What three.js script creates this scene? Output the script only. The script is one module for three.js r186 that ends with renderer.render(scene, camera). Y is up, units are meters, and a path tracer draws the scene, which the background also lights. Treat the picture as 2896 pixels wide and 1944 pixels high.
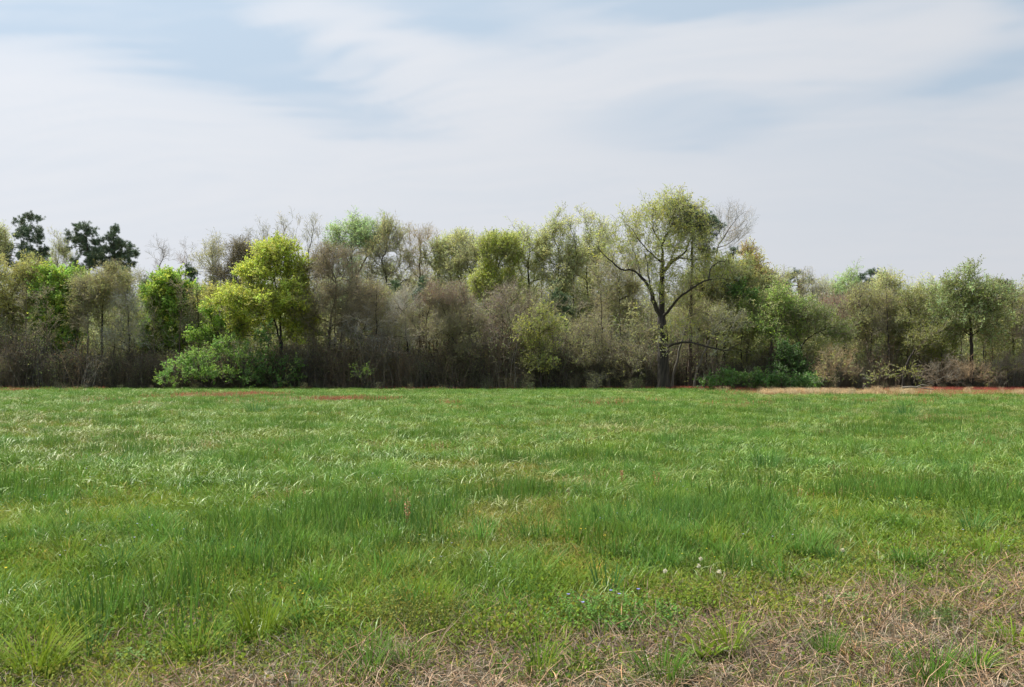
import * as THREE from 'three';
import { mergeGeometries } from 'three/addons/utils/BufferGeometryUtils.js';

// ------------------------------------------------------------------ camera, sky, sun, exposure
const scene = new THREE.Scene();
const IMG_W = 2896, IMG_H = 1944, FOCAL = 2953, EYE = 1.65, HORIZON = 1045;
const PITCH = Math.atan((HORIZON - IMG_H / 2) / FOCAL);
const camera = new THREE.PerspectiveCamera((2 * Math.atan(IMG_H / 2 / FOCAL) * 180) / Math.PI, IMG_W / IMG_H, 0.1, 3000);
camera.position.set(0, EYE, 0);
camera.rotation.set(PITCH, 0, 0);
scene.add(camera);
const renderer = new THREE.WebGLRenderer();
renderer.toneMapping = THREE.LinearToneMapping;
renderer.toneMappingExposure = 1.75;
renderer.shadowMap.enabled = true;

const D2R = Math.PI / 180;
const SUN_AZ = -56 * D2R, SUN_EL = 60 * D2R;
const sunDir = new THREE.Vector3(Math.sin(SUN_AZ) * Math.cos(SUN_EL), Math.sin(SUN_EL), -Math.cos(SUN_AZ) * Math.cos(SUN_EL));
const sun = new THREE.DirectionalLight(new THREE.Color(1, 0.95, 0.86), 5);
sun.name = 'sun';
sun.position.copy(sunDir).multiplyScalar(300).add(new THREE.Vector3(0, 0, -60));
sun.target.position.set(0, 0, -60); // looks down on the field and the wood
sun.castShadow = true;
sun.shadow.radius = 1.4;
sun.shadow.mapSize.set(4096, 4096);
Object.assign(sun.shadow.camera, { left: -90, right: 90, top: 90, bottom: -90, near: 10, far: 600 });
scene.add(sun, sun.target);

// ------------------------------------------------------------------ noise and random numbers
function rng(seed) {
  let s = (seed * 2654435761) >>> 0;
  return () => { s = (s + 0x6d2b79f5) | 0; let t = Math.imul(s ^ (s >>> 15), 1 | s); t = (t + Math.imul(t ^ (t >>> 7), 61 | t)) ^ t; return ((t ^ (t >>> 14)) >>> 0) / 4294967296; };
}
const hash2 = (x, y) => { let h = Math.imul(x, 374761393) + Math.imul(y, 668265263) | 0; h = Math.imul(h ^ (h >>> 13), 1274126177); return ((h ^ (h >>> 16)) >>> 0) / 4294967296; };
function vnoise(x, y) {
  const ix = Math.floor(x), iy = Math.floor(y), fx = x - ix, fy = y - iy, u = fx * fx * (3 - 2 * fx), v = fy * fy * (3 - 2 * fy);
  return (hash2(ix, iy) * (1 - u) + hash2(ix + 1, iy) * u) * (1 - v) + (hash2(ix, iy + 1) * (1 - u) + hash2(ix + 1, iy + 1) * u) * v;
}
const fbm = (x, y, n = 4) => { let s = 0, a = 0.5, t = 0; for (let i = 0; i < n; i++) { s += a * vnoise(x, y); t += a; x = x * 2.03 + 17.3; y = y * 2.03 + 9.1; a *= 0.5; } return s / t; };
const clamp = THREE.MathUtils.clamp, lerp = THREE.MathUtils.lerp;
const sstep = (a, b, x) => { const t = clamp((x - a) / (b - a), 0, 1); return t * t * (3 - 2 * t); };

// ------------------------------------------------------------------ sky: thin cirrus over pale spring blue
{
  const W = 2048, H = 1024, data = new Float32Array(W * H * 4);
  // veils and gaps, as directions: [azimuth, elevation, half width, half height (degrees), tilt (degrees), strength]
  const deg = (px, py) => [Math.atan((px - IMG_W / 2) / FOCAL) / D2R, Math.atan((HORIZON - py) / FOCAL) / D2R];
  const gap = (px, py, w, h, tilt, k) => { const [a, e] = deg(px, py); return [a, e, (w / FOCAL) / D2R, (h / FOCAL) / D2R, tilt * D2R, k]; };
  const gaps = [
    gap(120, 60, 420, 120, 6, 1.25), gap(520, 165, 420, 105, -8, 1.05), gap(800, 240, 210, 80, -14, 0.45), gap(350, 30, 330, 90, 0, 0.5), gap(1050, 345, 210, 40, -6, 0.42),
    gap(1250, 15, 330, 62, -9, 1.1), gap(1950, 0, 480, 52, -4, 1.15), gap(1950, 355, 330, 58, 2, 0.6), gap(2120, 395, 260, 45, 8, 0.35),
    gap(2790, 275, 170, 55, 8, 0.95), gap(2900, 30, 100, 130, -40, 1.2), gap(2560, 310, 230, 30, 8, 0.35), gap(1590, 140, 260, 16, 8, 0.35), gap(1700, 150, 190, 9, 10, 0.3), gap(1520, 118, 150, 9, 8, 0.25),
    gap(2750, 540, 420, 120, 10, 0.25), gap(2500, 430, 360, 50, 8, 0.25),
  ];
  const dir = new THREE.Vector3();
  for (let j = 0; j < H; j++) {
    const el = ((j + 0.5) / H - 0.5) * Math.PI, e = el / D2R, ce = Math.cos(el), se = Math.sin(el);
    for (let i = 0; i < W; i++) {
      const phi = ((i + 0.5) / W - 0.5) * 2 * Math.PI, o = (j * W + i) * 4;
      dir.set(Math.cos(phi) * ce, se, Math.sin(phi) * ce);
      const az = Math.atan2(dir.x, -dir.z) / D2R;
      const th = Math.acos(clamp(dir.dot(sunDir), -1, 1)) / D2R;
      const glow = 0.55 + 0.235 * Math.exp(-(th - 60) / 34);
      let veil = 1;
      if (e > 0) {
        // the same thin cirrus everywhere: long streaks on a high layer
        const k = 1 / (se + 0.16), cx = dir.x * k, cz = dir.z * k, wx = fbm(cx * 1.1 + 5, cz * 1.1 + 3, 3) - 0.5, wz = fbm(cx * 1.1 - 8, cz * 1.1 + 31, 3) - 0.5;
        const sx = cx * 0.8 + cz * 0.25 + wx * 1.3, sz = cz * 2.1 - cx * 0.5 + wz * 1.3;
        const streak = fbm(sx * 1.6 + 11, sz * 1.6 + 7, 5), fine = fbm(sx * 4 + 3, sz * 15 + 1, 3), wisp = fbm(az * 0.09 + e * 0.12 + 40, e * 1.5 - az * 0.13 + wx * 5, 4);
        const wide = sstep(0.36, 0.62, streak + 0.12 * (fine - 0.5)) * 0.75 + 0.25 * sstep(24, 8, e);
        let local = 1 + 0.26 * (fine - 0.55) + 0.16 * (streak - 0.5) * sstep(2, 12, e);
        const wa = az + wx * 6 + (fine - 0.5) * 4, we = e + wz * 2.6 + (fine - 0.5) * 1.3 + (wisp - 0.5) * 1.2;
        let hole = 0;
        for (const [ga, ge, gw, gh, gt, gk] of gaps) {
          const dx = wa - ga, dy = we - ge, c = Math.cos(gt), s = Math.sin(gt), x = (dx * c + dy * s) / gw, y = (-dx * s + dy * c) / gh, q = x * x + y * y;
          if (q < 9) hole += gk * Math.exp(-Math.pow(q, 1.25) * 0.8);
        }
        local -= Math.min(hole, 1.1) * clamp(0.82 + 0.9 * (wisp - 0.5), 0.4, 1.1); local += 0.22 * (wisp - 0.5) - 0.06;
        const inside = sstep(38, 27, Math.abs(az)) * sstep(31, 21, e);
        veil = clamp(lerp(wide, local, inside), 0, 1);
      }
      const low = sstep(14, 0, e);
      const blue = [0.675, 0.82, 0.985], white = [0.975, 1.01, 1.075];
      for (let c = 0; c < 3; c++) {
        const b = lerp(blue[c], white[c], low * 0.6);
        data[o + c] = glow * lerp(b, white[c], veil) / 1.75;
      }
      data[o + 3] = 1;
    }
  }
  const sky = new THREE.DataTexture(data, W, H, THREE.RGBAFormat, THREE.FloatType);
  sky.mapping = THREE.EquirectangularReflectionMapping;
  sky.magFilter = THREE.LinearFilter; sky.minFilter = THREE.LinearFilter;
  sky.needsUpdate = true;
  scene.background = sky;
  scene.environment = sky;
}

// ------------------------------------------------------------------ helpers
const V = (x, y, z) => new THREE.Vector3(x, y, z);
function at(px, py, depth) {                       // the place that far ahead on the sight line through a pixel of the photograph
  const x = (px - IMG_W / 2) / FOCAL, y = (IMG_H / 2 - py) / FOCAL, c = Math.cos(PITCH), s = Math.sin(PITCH), zc = c - y * s, k = depth / zc;
  return V(x * k, EYE + (y * c + s) * k, -depth);
}
const groundY = (x, z) => 0.10 * (fbm(x * 0.06 + 40, z * 0.06 + 12, 3) - 0.5) + 0.07 * (fbm(x * 0.7 + 3, z * 0.7 + 8, 2) - 0.5);
function onGround(px, py) {                        // where the sight line through that pixel meets the ground
  let d = (EYE * FOCAL) / Math.max(py - HORIZON, 5);
  for (let k = 0; k < 4; k++) { const p = at(px, py, d); d *= (EYE - groundY(p.x, p.z)) / (EYE - p.y); }
  const p = at(px, py, d); p.y = groundY(p.x, p.z); return p;
}
const taken = new Map();
function numbered(name) { const n = taken.get(name) ?? 0; taken.set(name, n + 1); return n ? name + '_' + String(n).padStart(3, '0') : name; }
function tag(o, label, category, group, kind) {
  if (label) o.userData.label = label;
  if (category) o.userData.category = category;
  if (group) o.userData.group = group;
  if (kind) o.userData.kind = kind;
  return o;
}
function base(name, p, label, category, group) {
  const g = new THREE.Group(); g.name = numbered(name); g.position.copy(p); scene.add(g);
  return tag(g, label, category, group);
}
function part(name, geometry, material, parent, kind) {
  const m = new THREE.Mesh(geometry, material); m.name = name; m.castShadow = m.receiveShadow = true; parent.add(m);
  if (kind) m.userData.kind = kind;
  return m;
}
class MB {                                          // collects coloured triangles
  constructor() { this.p = []; this.n = []; this.c = []; this.i = []; }
  vert(p, n, c) { this.p.push(p.x, p.y, p.z); this.n.push(n.x, n.y, n.z); this.c.push(c[0], c[1], c[2]); return this.p.length / 3 - 1; }
  tri(a, b, c) { this.i.push(a, b, c); }
  blade(p0, dir, bendDir, len, width, bend, segs, c) {   // a ribbon that starts at p0, leaves along dir and bends towards bendDir
    const side = V().crossVectors(dir, bendDir); if (side.lengthSq() < 1e-6) side.set(1, 0, 0); side.normalize();
    let prev = null; const q = p0.clone(), t = dir.clone().normalize();
    for (let k = 0; k <= segs; k++) {
      const f = k / segs, w = width * 0.5 * (k === segs ? 0.02 : Math.min(1, 0.55 + 1.6 * f) * (1 - f * f * 0.75)), nrm = V().crossVectors(side, t).normalize();
      if (k < segs) {
        const a = this.vert(q.clone().addScaledVector(side, -w), nrm, c), b = this.vert(q.clone().addScaledVector(side, w), nrm, c);
        if (prev) { this.tri(prev[0], prev[1], b); this.tri(prev[0], b, a); }
        prev = [a, b];
      } else { const a = this.vert(q, nrm, c); this.tri(prev[0], prev[1], a); }
      q.addScaledVector(t, len / segs); t.addScaledVector(bendDir, bend / segs).normalize();
    }
  }
  leaf(p, dir, up, len, width, c) {                 // a small folded leaf: four corners, two faces
    const side = V().crossVectors(dir, up); if (side.lengthSq() < 1e-6) side.set(1, 0, 0); side.normalize();
    const n = V().crossVectors(side, dir).normalize(), m = p.clone().addScaledVector(dir, len * 0.45);
    const a = this.vert(p, n, c), b = this.vert(m.clone().addScaledVector(side, width / 2).addScaledVector(n, width * 0.16), n, c), d = this.vert(p.clone().addScaledVector(dir, len), n, c), e = this.vert(m.addScaledVector(side, -width / 2).addScaledVector(n, width * 0.16), n, c);
    this.tri(a, b, d); this.tri(a, d, e);
  }
  rod(p0, p1, r0, r1, c, k = 3) {                   // a thin stick
    const ax = p1.clone().sub(p0).normalize(), u = Math.abs(ax.y) < 0.9 ? V(0, 1, 0) : V(1, 0, 0), s = V().crossVectors(ax, u).normalize(), t = V().crossVectors(ax, s), A = [], B = [];
    for (let j = 0; j < k; j++) { const a = (j / k) * 2 * Math.PI, n = s.clone().multiplyScalar(Math.cos(a)).addScaledVector(t, Math.sin(a)); A.push(this.vert(p0.clone().addScaledVector(n, r0), n, c)); B.push(this.vert(p1.clone().addScaledVector(n, r1), n, c)); }
    for (let j = 0; j < k; j++) { const l = (j + 1) % k; this.tri(A[j], A[l], B[l]); this.tri(A[j], B[l], B[j]); }
  }
  geometry() {
    const g = new THREE.BufferGeometry();
    g.setAttribute('position', new THREE.Float32BufferAttribute(this.p, 3)); g.setAttribute('normal', new THREE.Float32BufferAttribute(this.n, 3)); g.setAttribute('color', new THREE.Float32BufferAttribute(this.c, 3)); g.setIndex(this.i);
    return g;
  }
}
const ball = (r) => { const z = r() * 2 - 1, a = r() * 2 * Math.PI, s = Math.sqrt(1 - z * z); return V(s * Math.cos(a), z, s * Math.sin(a)); };
const vary = (c, r, k) => { const f = 1 + (r() - 0.5) * 2 * k, h = (r() - 0.5) * k; return [c[0] * f * (1 + h), c[1] * f, c[2] * f * (1 - h)]; };

// ------------------------------------------------------------------ materials
function barkTexture() {
  const W = 256, H = 512, data = new Uint8Array(W * H * 4);
  for (let j = 0; j < H; j++) for (let i = 0; i < W; i++) {
    const a = (i / W) * 2 * Math.PI, x = Math.cos(a) * 3 + 9, y = Math.sin(a) * 3, v = (j / H) * 16;
    const rid = Math.abs(fbm(x * 2.2 + y * 1.3, y * 2.2 + v * 0.45, 4) - 0.5) * 2, blot = fbm(x + 5, v * 0.4 + y, 3), k = clamp(0.55 + rid * 0.6 + (blot - 0.5) * 0.5, 0, 1.15);
    data.set([150 * k, 146 * k, 138 * k, 255], (j * W + i) * 4);
  }
  const t = new THREE.DataTexture(data, W, H, THREE.RGBAFormat); t.wrapS = t.wrapT = THREE.RepeatWrapping; t.magFilter = THREE.LinearFilter; t.needsUpdate = true; t.colorSpace = THREE.SRGBColorSpace;
  return t;
}
const barkMap = barkTexture();
const bark = (r, g, b, bump = 0.03) => new THREE.MeshStandardMaterial({ map: barkMap, bumpMap: barkMap, bumpScale: bump, color: new THREE.Color().setRGB(r, g, b), roughness: 0.92 });
const BARK = { dark: bark(0.30, 0.265, 0.24), brown: bark(0.72, 0.61, 0.51), grey: bark(0.98, 0.92, 0.84), pale: bark(1.25, 1.2, 1.1), pine: bark(0.5, 0.38, 0.3) };
const leafMat = (t = 0.45, rough = 0.9, spec = 0.2) => new THREE.MeshPhysicalMaterial({ vertexColors: true, roughness: rough, transmission: t, thickness: 0, ior: 1.4, specularIntensity: spec, side: THREE.DoubleSide });
const MAT = {
  leaf: leafMat(0.55, 0.92, 0.55), needle: new THREE.MeshStandardMaterial({ vertexColors: true, roughness: 0.55, side: THREE.DoubleSide }), twig: new THREE.MeshStandardMaterial({ vertexColors: true, roughness: 0.9, side: THREE.DoubleSide }),
  blade: leafMat(0.42, 0.85), gloss: new THREE.MeshPhysicalMaterial({ vertexColors: true, roughness: 0.5, specularIntensity: 1, ior: 1.5, side: THREE.DoubleSide }),
  straw: new THREE.MeshStandardMaterial({ vertexColors: true, roughness: 0.75, side: THREE.DoubleSide }), petal: leafMat(0.35, 0.9),
};

// ------------------------------------------------------------------ ground
{
  const S = 1024, data = new Uint8Array(S * S * 4);
  for (let j = 0; j < S; j++) for (let i = 0; i < S; i++) {
    const w = (k) => { const x = (i / S) * k, y = (j / S) * k, a = fbm(x, y, 4), b = fbm(x - k, y, 4), c = fbm(x, y - k, 4), d = fbm(x - k, y - k, 4), u = i / S, v = j / S; return (a * (1 - u) + b * u) * (1 - v) + (c * (1 - u) + d * u) * v; };
    const n = w(9), f = hash2(i, j) * 0.35 + w(90) * 0.65, m = sstep(0.38, 0.6, n + (f - 0.5) * 0.5), k = 0.6 + f * 0.8;
    data.set([lerp(70, 58, m) * k, lerp(57, 62, m) * k, lerp(44, 34, m) * k, 255], (j * S + i) * 4);
  }
  const t = new THREE.DataTexture(data, S, S, THREE.RGBAFormat); t.wrapS = t.wrapT = THREE.RepeatWrapping; t.magFilter = THREE.LinearFilter; t.colorSpace = THREE.SRGBColorSpace; t.needsUpdate = true;
  const xs = [], zs = [];
  for (let x = -260; x < -60; x += 20) xs.push(x); for (let x = -60; x < -12; x += 2) xs.push(x); for (let x = -12; x < 12; x += 0.25) xs.push(x); for (let x = 12; x < 60; x += 2) xs.push(x); for (let x = 60; x <= 260; x += 20) xs.push(x);
  for (let z = 60; z > 0; z -= 10) zs.push(z); for (let z = 0; z > -22; z -= 0.25) zs.push(z); for (let z = -22; z > -140; z -= 2) zs.push(z); for (let z = -140; z >= -420; z -= 40) zs.push(z);
  const p = [], uv = [], idx = [];
  for (const z of zs) for (const x of xs) { p.push(x, groundY(x, z), z); uv.push(x / 3.1, z / 3.1); }
  for (let j = 0; j + 1 < zs.length; j++) for (let i = 0; i + 1 < xs.length; i++) { const a = j * xs.length + i, b = a + 1, c = a + xs.length, d = c + 1; idx.push(a, b, d, a, d, c); }
  const g = new THREE.BufferGeometry(); g.setAttribute('position', new THREE.Float32BufferAttribute(p, 3)); g.setAttribute('uv', new THREE.Float32BufferAttribute(uv, 2)); g.setIndex(idx); g.computeVertexNormals();
  const m = part('ground', g, new THREE.MeshStandardMaterial({ map: t, bumpMap: t, bumpScale: 0.03, roughness: 0.95 }), scene);
  tag(m, 'flat soil of the field under the grass and the wood', 'ground', null, 'structure');
}

// ------------------------------------------------------------------ trees: sprigs
const W1 = [1, 1, 1];
function makeLeafSprig(seed, { n = 5, perTwig = 6, leaf = 0.085, len = 0.7, droop = 0 }) {   // twigs and leaves of one sprig, along +y
  const r = rng(seed), tw = new MB(), lf = new MB();
  tw.rod(V(0, 0, 0), V(0.03, len, 0.02), 0.009, 0.004, W1);
  for (let k = 0; k < n; k++) {
    const f = 0.15 + (0.85 * k) / n, p = V(0.03 * f, len * f, 0.02 * f), d = ball(r); d.y = Math.abs(d.y) * 0.9 + 0.35 - droop; d.normalize();
    const L = len * (0.32 + 0.3 * r()), e = p.clone().addScaledVector(d, L);
    tw.rod(p, e, 0.006, 0.003, W1);
    for (let q = 0; q < perTwig; q++) {
      const s = p.clone().lerp(e, 0.25 + 0.75 * (q + r()) / perTwig), ld = ball(r).addScaledVector(d, 0.5).normalize(), up = ball(r).multiplyScalar(0.7).add(V(0, 1, 0)).normalize(), L2 = leaf * (0.7 + 0.6 * r());
      lf.leaf(s, ld, up, L2, L2 * 0.72, vary(W1, r, 0.22));
    }
  }
  return { twig: tw.geometry(), leaf: lf.geometry() };
}
function makeBareSprig(seed, { n = 7, len = 0.95, bud = 0.03, buds = 3, spread = 0.8 }) {
  const r = rng(seed), tw = new MB(), lf = new MB();
  tw.rod(V(0, 0, 0), V(0.04, len, 0), 0.010, 0.004, W1);
  for (let k = 0; k < n; k++) {
    const f = 0.1 + (0.85 * k) / n, p = V(0.04 * f, len * f, 0), d = ball(r); d.y = Math.abs(d.y) * 0.5 + (1 - spread) + 0.45; d.normalize();
    const L = len * (0.35 + 0.35 * r()), e = p.clone().addScaledVector(d, L); tw.rod(p, e, 0.007, 0.003, vary(W1, r, 0.15));
    for (let h = 0; h < 2; h++) { const q = p.clone().lerp(e, 0.3 + 0.5 * r()), d2 = ball(r).addScaledVector(d, 1.2).normalize(); tw.rod(q, q.clone().addScaledVector(d2, L * 0.55), 0.0045, 0.0025, vary(W1, r, 0.15)); }
    for (let h = 0; h < buds; h++) { const q = p.clone().lerp(e, r()); lf.leaf(q, ball(r), ball(r), bud * (0.7 + 0.8 * r()), bud * 0.8, vary(W1, r, 0.25)); }
  }
  return { twig: tw.geometry(), leaf: lf.geometry() };
}
function makeNeedleSprig(seed, { tufts = 4, needles = 26, len = 0.2, spread = 0.3, up = 0.3 }) {
  const r = rng(seed), tw = new MB(), lf = new MB();
  for (let k = 0; k < tufts; k++) {
    const d = ball(r); d.y = d.y * 0.6 + up; d.normalize(); const e = d.clone().multiplyScalar(spread * (0.4 + 0.9 * r()));
    tw.rod(V(0, -0.05, 0), e, 0.011, 0.008, W1);
    for (let q = 0; q < needles; q++) { const nd = ball(r).addScaledVector(d, 0.75).normalize(); lf.leaf(e.clone().addScaledVector(d, -0.1 * r()), nd, ball(r), len * (0.75 + 0.5 * r()), 0.02, vary(W1, r, 0.25)); }
  }
  return { twig: tw.geometry(), leaf: lf.geometry() };
}
const SPRIG = {
  dense: [1, 2, 3].map((s) => makeLeafSprig(s, { n: 6, perTwig: 6, leaf: 0.135, len: 0.75 })),
  light: [4, 5, 6].map((s) => makeLeafSprig(s, { n: 5, perTwig: 5, leaf: 0.095, len: 0.85 })),
  sparse: [7, 8].map((s) => makeLeafSprig(s, { n: 6, perTwig: 3, leaf: 0.08, len: 0.95 })),
  bud: [9, 10].map((s) => makeBareSprig(s, { n: 7, bud: 0.045, buds: 4, len: 0.9 })),
  bare: [11, 12].map((s) => makeBareSprig(s, { n: 8, bud: 0.025, buds: 1, len: 1.05 })),
  needle: [13, 14].map((s) => makeNeedleSprig(s, {})),
  candle: [15, 16].map((s) => makeNeedleSprig(s, { tufts: 5, needles: 24, len: 0.2, spread: 0.34, up: 0.75 })),
};
// ------------------------------------------------------------------ trees: skeletons by space colonisation
function grow(r, start, lobes, o) {
  const X = [], Y = [], Z = [], P = [], guide = [];
  const add = (p, parent, g) => { X.push(p.x); Y.push(p.y); Z.push(p.z); P.push(parent); guide.push(g); return X.length - 1; };
  const step = o.step;
  const line = (pts, parent, g) => {                // a limb along given points, with a little wander
    const curve = new THREE.CatmullRomCurve3(pts, false, 'catmullrom', 0.5), n = Math.max(2, Math.ceil(curve.getLength() / step)); let last = parent;
    for (let k = parent < 0 ? 0 : 1; k <= n; k++) { const q = curve.getPointAt(k / n); if (k && k < n) q.add(ball(r).multiplyScalar(step * 0.10)); last = add(q, last, g); }
    return last;
  };
  for (const [g, pts] of start.entries()) {
    let parent = -1;
    if (g) { let best = 1e9; for (let k = 0; k < X.length; k++) { const d = (X[k] - pts[0].x) ** 2 + (Y[k] - pts[0].y) ** 2 + (Z[k] - pts[0].z) ** 2; if (d < best) { best = d; parent = k; } } }
    line(g && pts.length < 2 ? [V(X[parent], Y[parent], Z[parent]), pts[0]] : g ? [V(X[parent], Y[parent], Z[parent]), ...pts.slice(1)] : pts, parent, g);
  }
  const A = [], vol = lobes.map((l) => l.r.x * l.r.y * l.r.z), total = vol.reduce((a, b) => a + b, 0);
  for (let k = 0; k < o.n; k++) {
    let t = r() * total, i = 0; while (i < lobes.length - 1 && (t -= vol[i]) > 0) i++;
    const q = ball(r).multiplyScalar(Math.pow(r(), o.hollow ?? 0.42)).multiply(lobes[i].r).add(lobes[i].c); if (q.y > 0.15) A.push(q);
  }
  const near = new Int32Array(A.length).fill(-1), dist = new Float32Array(A.length).fill(1e9), alive = new Uint8Array(A.length).fill(1);
  let fresh = 0, kill = (o.kill ?? 1.35) * step;
  const from = o.from ?? 0;
  for (let it = 0; it < 170; it++) {
    for (let k = 0; k < A.length; k++) if (alive[k]) {
      const a = A[k];
      for (let n = fresh; n < X.length; n++) { if (!guide[n] && Y[n] < from) continue; const d = (X[n] - a.x) ** 2 + (Y[n] - a.y) ** 2 * (o.vertical ?? 1) + (Z[n] - a.z) ** 2; if (d < dist[k]) { dist[k] = d; near[k] = n; } }
      if (dist[k] < kill * kill) alive[k] = 0;
    }
    fresh = X.length;
    const pull = new Map();
    for (let k = 0; k < A.length; k++) if (alive[k] && near[k] >= 0) { const n = near[k], d = V(A[k].x - X[n], A[k].y - Y[n], A[k].z - Z[n]).normalize(); const s = pull.get(n); if (s) s.add(d); else pull.set(n, d); }
    if (!pull.size || X.length > 3600) break;
    for (const [n, d] of pull) {
      d.normalize(); d.y += o.lift ?? 0.12;
      const pp = P[n]; if (pp >= 0) { const f = V(X[n] - X[pp], Y[n] - Y[pp], Z[n] - Z[pp]).normalize(); d.addScaledVector(f, 0.35); }
      d.addScaledVector(ball(r), o.crook ?? 0.28).normalize();
      add(V(X[n], Y[n], Z[n]).addScaledVector(d, step * (0.85 + 0.3 * r())), n, 0.5);
    }
  }
  // a stem thins as it rises even where nothing branches off
  const N = X.length, kids = Array.from({ length: N }, () => []), tips = new Float32Array(N);
  for (let n = 1; n < N; n++) if (P[n] >= 0) kids[P[n]].push(n);
  for (let n = N - 1; n >= 0; n--) { if (!kids[n].length) tips[n] = 1; if (P[n] >= 0) tips[P[n]] += tips[n]; }
  const r0 = o.tip ?? 0.014, ex = Math.log(Math.max(tips[0], 2)) / Math.log(o.trunk / r0), R = tips.map((t) => r0 * Math.pow(t, 1 / ex)), topY = Math.max(...Y);
  for (let n = 0; n < N; n++) if (guide[n] !== 0.5) R[n] *= (guide[n] > 0 && o.thinAbove ? 1.45 : 1) * (1 - 0.55 * clamp((Y[n] - Y[0]) / (topY - Y[0]), 0, 1)) * (guide[n] === 0 && o.thinAbove && Y[n] > o.thinAbove ? 0.95 : 1);
  // the lower trunk flares at its foot
  return { X, Y, Z, P, kids, R, guide, N, A, near };
}
function tubes(S, pick) {                            // tubes along the chains of a skeleton whose first segment passes pick()
  const p = [], nn = [], uv = [], idx = [];
  const at_ = (n) => V(S.X[n], S.Y[n], S.Z[n]);
  const chains = [[0, -1]];
  while (chains.length) {
    let [n, parent] = chains.pop(); const list = parent >= 0 ? [parent, n] : [n];
    while (S.kids[n].length) { const ks = S.kids[n]; let best = ks[0]; for (const k of ks) if (S.guide[k] === S.guide[n] && S.guide[n] !== 0.5 && S.guide[best] !== S.guide[n]) best = k; else if (S.R[k] > S.R[best] && !(S.guide[best] === S.guide[n] && S.guide[n] !== 0.5)) best = k; for (const k of ks) if (k !== best) chains.push([k, n]); list.push(best); n = best; }
    if (list.length < 2 || !pick(list, S)) continue;
    const r1 = S.R[list[1]], K = r1 > 0.12 ? 9 : r1 > 0.05 ? 6 : r1 > 0.022 ? 4 : 3; let u = V(), prevT = null, len = 0, first = p.length / 3;
    for (let k = 0; k < list.length; k++) {
      const q = at_(list[k]), t = at_(list[Math.min(k + 1, list.length - 1)]).sub(at_(list[Math.max(k - 1, 0)])).normalize();
      if (!prevT) { u = V().crossVectors(t, Math.abs(t.y) < 0.9 ? V(0, 1, 0) : V(1, 0, 0)).normalize(); } else { u.addScaledVector(t, -u.dot(t)).normalize(); }
      prevT = t; const w = V().crossVectors(t, u); if (k) len += q.distanceTo(at_(list[k - 1]));
      let rad = k === 0 && parent >= 0 ? Math.min(S.R[list[1]] * 1.15, S.R[list[0]]) : S.R[list[k]];
      if (parent < 0) rad *= 1 + 0.45 * Math.exp(-len / 0.5);
      for (let j = 0; j <= K; j++) { const a = (j / K) * 2 * Math.PI, m = u.clone().multiplyScalar(Math.cos(a)).addScaledVector(w, Math.sin(a)), f = r1 > 0.05 ? rad * (1 + 0.10 * Math.sin(a * 3 + len * 1.7) * (K > 6 ? 1 : 0)) : rad; p.push(q.x + m.x * f, q.y + m.y * f, q.z + m.z * f); nn.push(m.x, m.y, m.z); uv.push(j / K, len / 4); }
    }
    for (let k = 0; k + 1 < list.length; k++) for (let j = 0; j < K; j++) { const a = first + k * (K + 1) + j, b = a + 1, c = a + K + 1, d = c + 1; idx.push(a, b, d, a, d, c); }
  }
  if (!idx.length) return null;
  const g = new THREE.BufferGeometry(); g.setAttribute('position', new THREE.Float32BufferAttribute(p, 3)); g.setAttribute('normal', new THREE.Float32BufferAttribute(nn, 3)); g.setAttribute('uv', new THREE.Float32BufferAttribute(uv, 2)); g.setIndex(idx);
  return g;
}
const UPV = V(0, 1, 0), M4 = new THREE.Matrix4(), Q4 = new THREE.Quaternion(), Q5 = new THREE.Quaternion(), S3 = V(), C3 = new THREE.Color();
function placeMatrix(p, dir, roll, s, sy = s) { Q4.setFromUnitVectors(UPV, dir); Q5.setFromAxisAngle(UPV, roll); Q4.multiply(Q5); return M4.compose(p, Q4, S3.set(s, sy, s)); }
function scatter(name, geometries, material, list, parent, kind = 'stuff') {    // list of [matrix, colour]; one instanced part per variant
  geometries.forEach((g, v) => {
    const mine = list.filter((_, k) => k % geometries.length === v); if (!mine.length || !g.index.count) return;
    const m = new THREE.InstancedMesh(g, material, mine.length); m.name = name; m.castShadow = m.receiveShadow = true;
    mine.forEach(([mx, c], k) => { m.setMatrixAt(k, mx); m.setColorAt(k, c); });
    if (kind) m.userData.kind = kind; parent.add(m);
  });
}
let SEED = 100;
const DENS = { dense: 1.15, light: 0.85, sparse: 1.0, bud: 0.5, bare: 0.6, needle: 1.9, candle: 1.4 };
const TWIG = { brown: [0.29, 0.25, 0.19], grey: [0.44, 0.42, 0.37], dark: [0.12, 0.10, 0.08], pinkish: [0.33, 0.27, 0.22], tan: [0.42, 0.32, 0.20] };
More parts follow.
